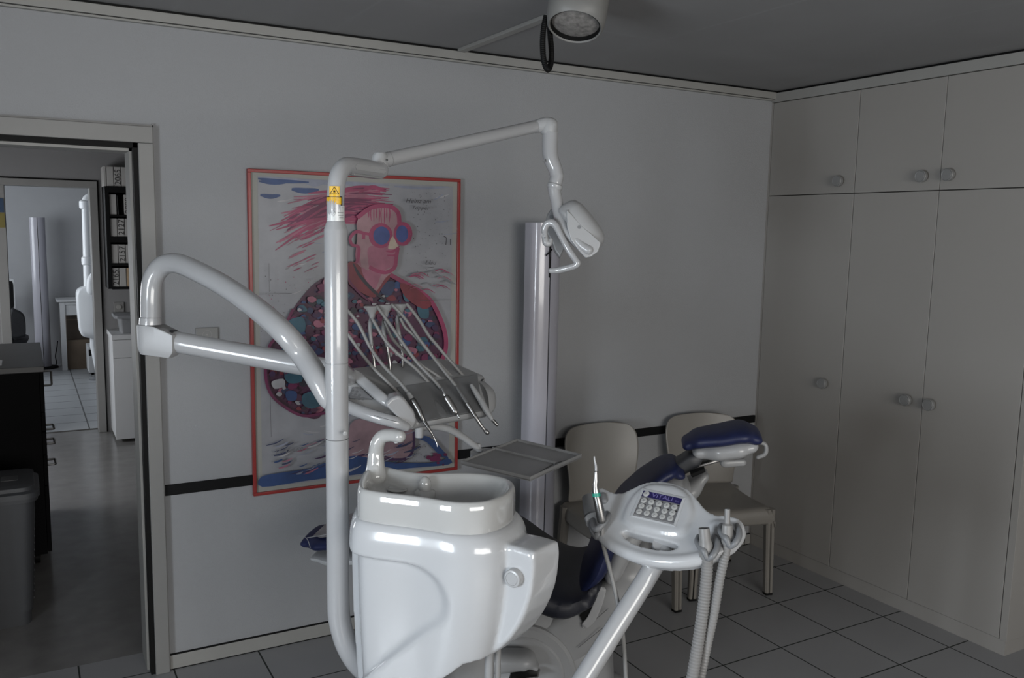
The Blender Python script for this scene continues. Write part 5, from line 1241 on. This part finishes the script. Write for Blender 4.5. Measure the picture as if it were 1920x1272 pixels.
# grey tub on it
t = thing('plastic_tub', 'grey plastic tub with a wide rim on the white base cabinet', 'tub', (cx0 + .14, 7.62, cz1))
tx0, tz1 = PY(226, 612, 7.58).x, PY(222, 590, 7.55).z
MB().loft([rr_ring(tx0, tx0 + .24, 7.52, 7.72, cz1 + .0006, .02), rr_ring(tx0 - .014, tx0 + .254, 7.505, 7.735, tz1 - .026, .025)]).build('tub_body', M['grey'], t, angle=30)
MB().loft([rr_ring(tx0 - .048, tx0 + .29, 7.475, 7.765, tz1 - .028, .03), rr_ring(tx0 - .05, tx0 + .292, 7.473, 7.767, tz1 - .004, .03), rr_ring(tx0 - .045, tx0 + .287, 7.478, 7.762, tz1, .03)]).build('tub_rim', M['grey'], t, angle=30)
# light switch
a, b = PY(213, 567, Y2), PY(233, 585, Y2)
t = thing('light_switch', 'square white light switch on the wall under the binder shelf', 'switch', ((a.x + b.x) / 2, Y2, b.z))
MB().box(a.x, b.x, Y2 - .010, Y2 - .0005, a.z - .082, a.z).build('plate', M['frame'], t, smooth=False, bevel=.003)
MB().lathe(((a.x + b.x) / 2, Y2 - .0102, a.z - .041), (0, -1, 0), [(0, .022), (.0015, .022), (.0015, .019), (.006, .018), (.006, 0)], 20).build('rotary_knob', M['trim'], t)

# =================================================================== FAR ROOM
YE = 11.98
c = PY(76, 550, 11.72)
column_lamp('pale column floor lamp with black foot in the far room', c.x, 11.74, PY(76, 408, 11.7).z, .165)
m_ = MB().tube([PY(108, 640, 11.95), PY(107, 650, 11.9), PY(104, 668, 11.85), PY(106, 682, 11.8), PY(100, 686, 11.78), PY(90, 688, 11.76)], .006, seg=8)
tag(m_.build('power_cord', M['black']), 'black power cord behind the foot of the far column lamp', 'cord')
# white table with drawer
ty = 11.45
a, b = PY(114, 563, ty), PY(124, 690, ty)
t = thing('white_table', 'white table with a drawer at the back of the far room', 'table', (a.x + .35, ty + .3, 0))
tz = PY(116, 563, ty).z; tx = PY(118, 600, ty).x - .028
MB().box(tx - .03, tx + .80, ty - .02, YE - .02, tz - .022, tz).build('tabletop', M['white'], t, smooth=False, bevel=.002)
for k in (tx, tx + .72):
    for yy in (ty, YE - .09): MB().box(k, k + .055, yy, yy + .055, 0, tz - .023).build('leg', M['white'], t, smooth=False)
MB().box(tx + .056, tx + .718, ty + .012, YE - .1, PY(125, 592, ty).z, tz - .06).build('drawer', M['white'], t, smooth=False, bevel=.002)
MB().box(tx + .056, tx + .718, ty + .002, ty + .010, tz - .058, tz - .023).build('apron', M['white'], t, smooth=False)
# cartons under it
bz = PY(140, 638, ty + .06).z
t = thing('cardboard_box', 'brown cardboard box standing on the floor under the white table', 'box', (tx + .3, ty + .2, 0))
MB().box(tx + .062, tx + .56, ty + .04, ty + .40, .0, bz).build('carton', M['carton'], t, smooth=False, bevel=.003)
MB().box(tx + .062, tx + .56, ty + .215, ty + .225, bz, bz + .0012).build('flap_gap', M['ink'], t, smooth=False)
t = thing('cardboard_box', 'darker brown box stacked on top of the one under the table', 'box', (tx + .3, ty + .25, bz))
M['carton2'] = mat('dark cardboard', (.075, .058, .045), .8, var=.12)
MB().box(tx + .065, tx + .60, ty + .10, ty + .42, bz + .0015, bz + .30).build('carton', M['carton2'], t, smooth=False, bevel=.003)
MB().box(tx + .065, tx + .60, ty + .0995, ty + .1005, bz + .235, bz + .25).build('tape', M['carton'], t, smooth=False)
# second dental unit, mostly hidden by the door jamb
fy = 10.5; fdp = (PY(160, 580, fy) - CAM).dot(FW)
t = thing('spittoon_unit', 'second white dental unit in the far room, half hidden by the door jamb', 'spittoon', (PY(175, 600, fy).x, fy, 0))
pp_ = [PY(165.5, 540, fy), PY(164.5, 500, fy), PY(162, 430, fy), PY(160.5, 392, fy)]
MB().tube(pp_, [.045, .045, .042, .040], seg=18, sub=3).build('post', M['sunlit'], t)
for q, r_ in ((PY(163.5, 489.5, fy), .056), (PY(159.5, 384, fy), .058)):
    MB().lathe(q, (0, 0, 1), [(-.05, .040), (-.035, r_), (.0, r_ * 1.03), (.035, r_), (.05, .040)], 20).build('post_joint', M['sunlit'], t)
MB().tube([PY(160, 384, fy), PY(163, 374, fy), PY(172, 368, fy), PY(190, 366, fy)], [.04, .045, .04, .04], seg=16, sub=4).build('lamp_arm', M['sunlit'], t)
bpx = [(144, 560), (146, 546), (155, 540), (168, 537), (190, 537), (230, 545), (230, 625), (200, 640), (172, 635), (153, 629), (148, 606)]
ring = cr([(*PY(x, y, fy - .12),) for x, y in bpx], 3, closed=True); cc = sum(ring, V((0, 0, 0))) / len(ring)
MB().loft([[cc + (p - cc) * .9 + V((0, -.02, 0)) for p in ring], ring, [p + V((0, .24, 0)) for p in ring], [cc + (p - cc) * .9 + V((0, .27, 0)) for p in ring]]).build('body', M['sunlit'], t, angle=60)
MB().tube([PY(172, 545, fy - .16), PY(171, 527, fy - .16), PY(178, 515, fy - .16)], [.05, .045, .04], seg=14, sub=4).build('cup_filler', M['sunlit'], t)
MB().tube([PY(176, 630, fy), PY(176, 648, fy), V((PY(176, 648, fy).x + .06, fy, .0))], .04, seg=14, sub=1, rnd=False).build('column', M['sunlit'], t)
# rolling cart
ky = 10.75
a, b = PY(163.5, 652, ky), PY(167, 700, ky)
t = thing('rolling_cart', 'low white cart on castors with a black slot, under the far dental unit', 'cart', (a.x + .2, ky + .2, 0))
kx0, kz1, kz0 = a.x + .008, a.z, b.z
MB().box(kx0, kx0 + .42, ky, ky + .4, max(.05, kz0), kz1).build('cart_body', M['white'], t, smooth=False, bevel=.006)
s0_, s1_ = PY(166, 656, ky), PY(180, 667, ky)
MB().box(s0_.x, kx0 + .36, ky - .002, ky + .004, s1_.z, s0_.z).build('slot', M['black'], t, smooth=False)
for x_ in (.04, .38):
    for y_ in (.04, .36): MB().lathe((kx0 + x_, ky + y_, .026), (1, 0, 0), [(-.015, 0), (-.015, .026), (.015, .026), (.015, 0)], 18).box(kx0 + x_ - .012, kx0 + x_ + .012, ky + y_ - .012, ky + y_ + .012, .03, max(.052, kz0 + .002)).build('castor', M['black'], t)
q = PZ(178, 712, 0.0)
t = thing('foot_pedal', 'grey foot pedal on the far room floor', 'pedal', (q.x, q.y, 0))
MB().lathe((q.x + .01, q.y, 0), (0, 0, 1), [(0, .075), (.02, .075), (.035, .06), (.04, 0)], 28).build('pedal_base', M['grey'], t)
MB().lathe((q.x + .01, q.y, .038), (0, 0, 1), [(0, .045), (.012, .042), (.016, 0)], 24).build('pedal_button', M['dgrey'], t)
# office chair and screen glimpsed at left
oy = 10.9
q = PY(30, 620, oy)
t = thing('office_chair', 'black office chair at the left of the far room', 'chair', (q.x - .05, oy + .1, 0))
bp_ = [(20, 582), (32, 582), (44, 590), (48, 605), (48, 628), (44, 632), (20, 632)]
ring = cr([(*PY(x, y, oy),) for x, y in bp_], 4, closed=True); cc = sum(ring, V((0, 0, 0))) / len(ring)
M['blackfab'] = mat('black fabric', (.012, .012, .014), .8, var=.2, scale=40)
MB().loft([[cc + (p - cc) * .85 + V((0, -.02, 0)) for p in ring], ring, [p + V((0, .06, 0)) for p in ring], [cc + (p - cc) * .85 + V((0, .09, 0)) for p in ring]]).build('backrest', M['blackfab'], t)
sz_ = .47
MB().loft([rr_ring(q.x - .36, q.x + .10, oy + .08, oy + .55, sz_ - .07, .08), rr_ring(q.x - .37, q.x + .12, oy + .06, oy + .57, sz_ - .03, .1), rr_ring(q.x - .33, q.x + .08, oy + .1, oy + .53, sz_, .1)]).build('seat', M['blackfab'], t)
MB().tube([V((q.x - .13, oy + .3, .40)), V((q.x - .13, oy + .3, .06))], .03, seg=14, sub=1).build('gas_lift', M['black'], t)
MB().tube([V((q.x - .05, oy + .04, sz_ - .04)), V((q.x - .02, oy + .03, .62)), V((q.x, oy + .03, .75))], .02, seg=10, sub=3).build('back_bar', M['black'], t)
for k in range(5):
    a = 2 * PI * k / 5 + .3; e = V((q.x - .13 + math.cos(a) * .26, oy + .3 + math.sin(a) * .26, .055))
    lg = MB().tube([V((q.x - .13, oy + .3, .09)), e], [.022, .014], seg=8, sub=1).build('base_leg', M['black'], t)
    MB().lathe((e.x, e.y, .025), (-math.sin(a), math.cos(a), 0), [(-.014, 0), (-.014, .025), (.014, .025), (.014, 0)], 14).build('castor', M['black'], lg)
my = 11.7
t = thing('monitor', 'dark screen with a pale edge at the left of the far room', 'screen', (PY(22, 550, my).x, my, PY(22, 590, my).z))
pl_ = [PY(14, 522, my), PY(25, 523, my), PY(27.5, 530, my), PY(29.5, 575, my), PY(27, 590, my), PY(14, 590, my)]
MB().prism(pl_, V((0, .03, 0))).build('bezel', M['white'], t, smooth=False, bevel=.003)
cc = sum(pl_, V((0, 0, 0))) / 6
MB().prism([cc + (p - cc) * .86 + V((-.012, -.003, 0)) for p in pl_], V((0, .004, 0))).build('display', M['black'], t, smooth=False)
MB().box(cc.x - .3, cc.x - .05, my + .005, my + .025, cc.z - .02, cc.z + .02).tube([V((cc.x - .25, my + .015, cc.z)), V((cc.x - .25, my + .015, .02))], .02, seg=10, sub=1).lathe((cc.x - .25, my + .015, 0), (0, 0, 1), [(0, .15), (.02, .15), (.025, 0)], 24).build('stand', M['white'], t)

# =================================================================== CAMERA, LIGHT, WORLD
cd = bpy.data.cameras.new('camera'); cam = bpy.data.objects.new('camera', cd); COL.objects.link(cam)
cd.sensor_width = 36.0; cd.sensor_fit = 'HORIZONTAL'; cd.lens = F / 1920 * 36.0; cd.clip_start = 0.02
U = -DN; B = -FW
cam.matrix_world = Matrix(((RT.x, U.x, B.x, CAM.x), (RT.y, U.y, B.y, CAM.y), (RT.z, U.z, B.z, CAM.z), (0, 0, 0, 1)))
bpy.context.scene.camera = cam
def area(name, loc, rot, sx, sy, power, col):
    l = bpy.data.lights.new(name, 'AREA'); l.shape = 'RECTANGLE'; l.size = sx; l.size_y = sy; l.energy = power; l.color = col
    o = bpy.data.objects.new(name, l); COL.objects.link(o); o.location = loc; o.rotation_euler = rot; return o
area('window daylight', (XL - .16, (WY0 + WY1) / 2, (WZ0 + WZ1) / 2), (0, -PI / 2, 0), WZ1 - WZ0, WY1 - WY0, LW, (0.84, 0.92, 1.0))
area('added rear fill', ((RX0 + RX1) / 2, YR - .16, (RZ0 + RZ1) / 2), (PI / 2, 0, 0), RX1 - RX0, RZ1 - RZ0, LR, (1.0, 0.97, 0.92))  # added light behind the unseen rear window, brightens the back wall
area('hall window daylight', (HX0 - .16, 6.45, 1.15), (0, -PI / 2, 0), 1.1, 1.7, LH, (0.95, 0.97, 1.0))
area('far window daylight', (-1.68, 10.1, 1.6), (0, -PI / 2, 0), 1.4, 2.2, LF, (0.88, 0.94, 1.0))
w = bpy.data.worlds.new('sky'); bpy.context.scene.world = w; w.use_nodes = True
bg = w.node_tree.nodes['Background']; bg.inputs['Color'].default_value = (0.75, 0.85, 1.0, 1); bg.inputs['Strength'].default_value = 0.6
vs = bpy.context.scene.view_settings
vs.view_transform = 'Standard'; vs.look = 'None'; vs.exposure = EXPO; vs.gamma = 1.0
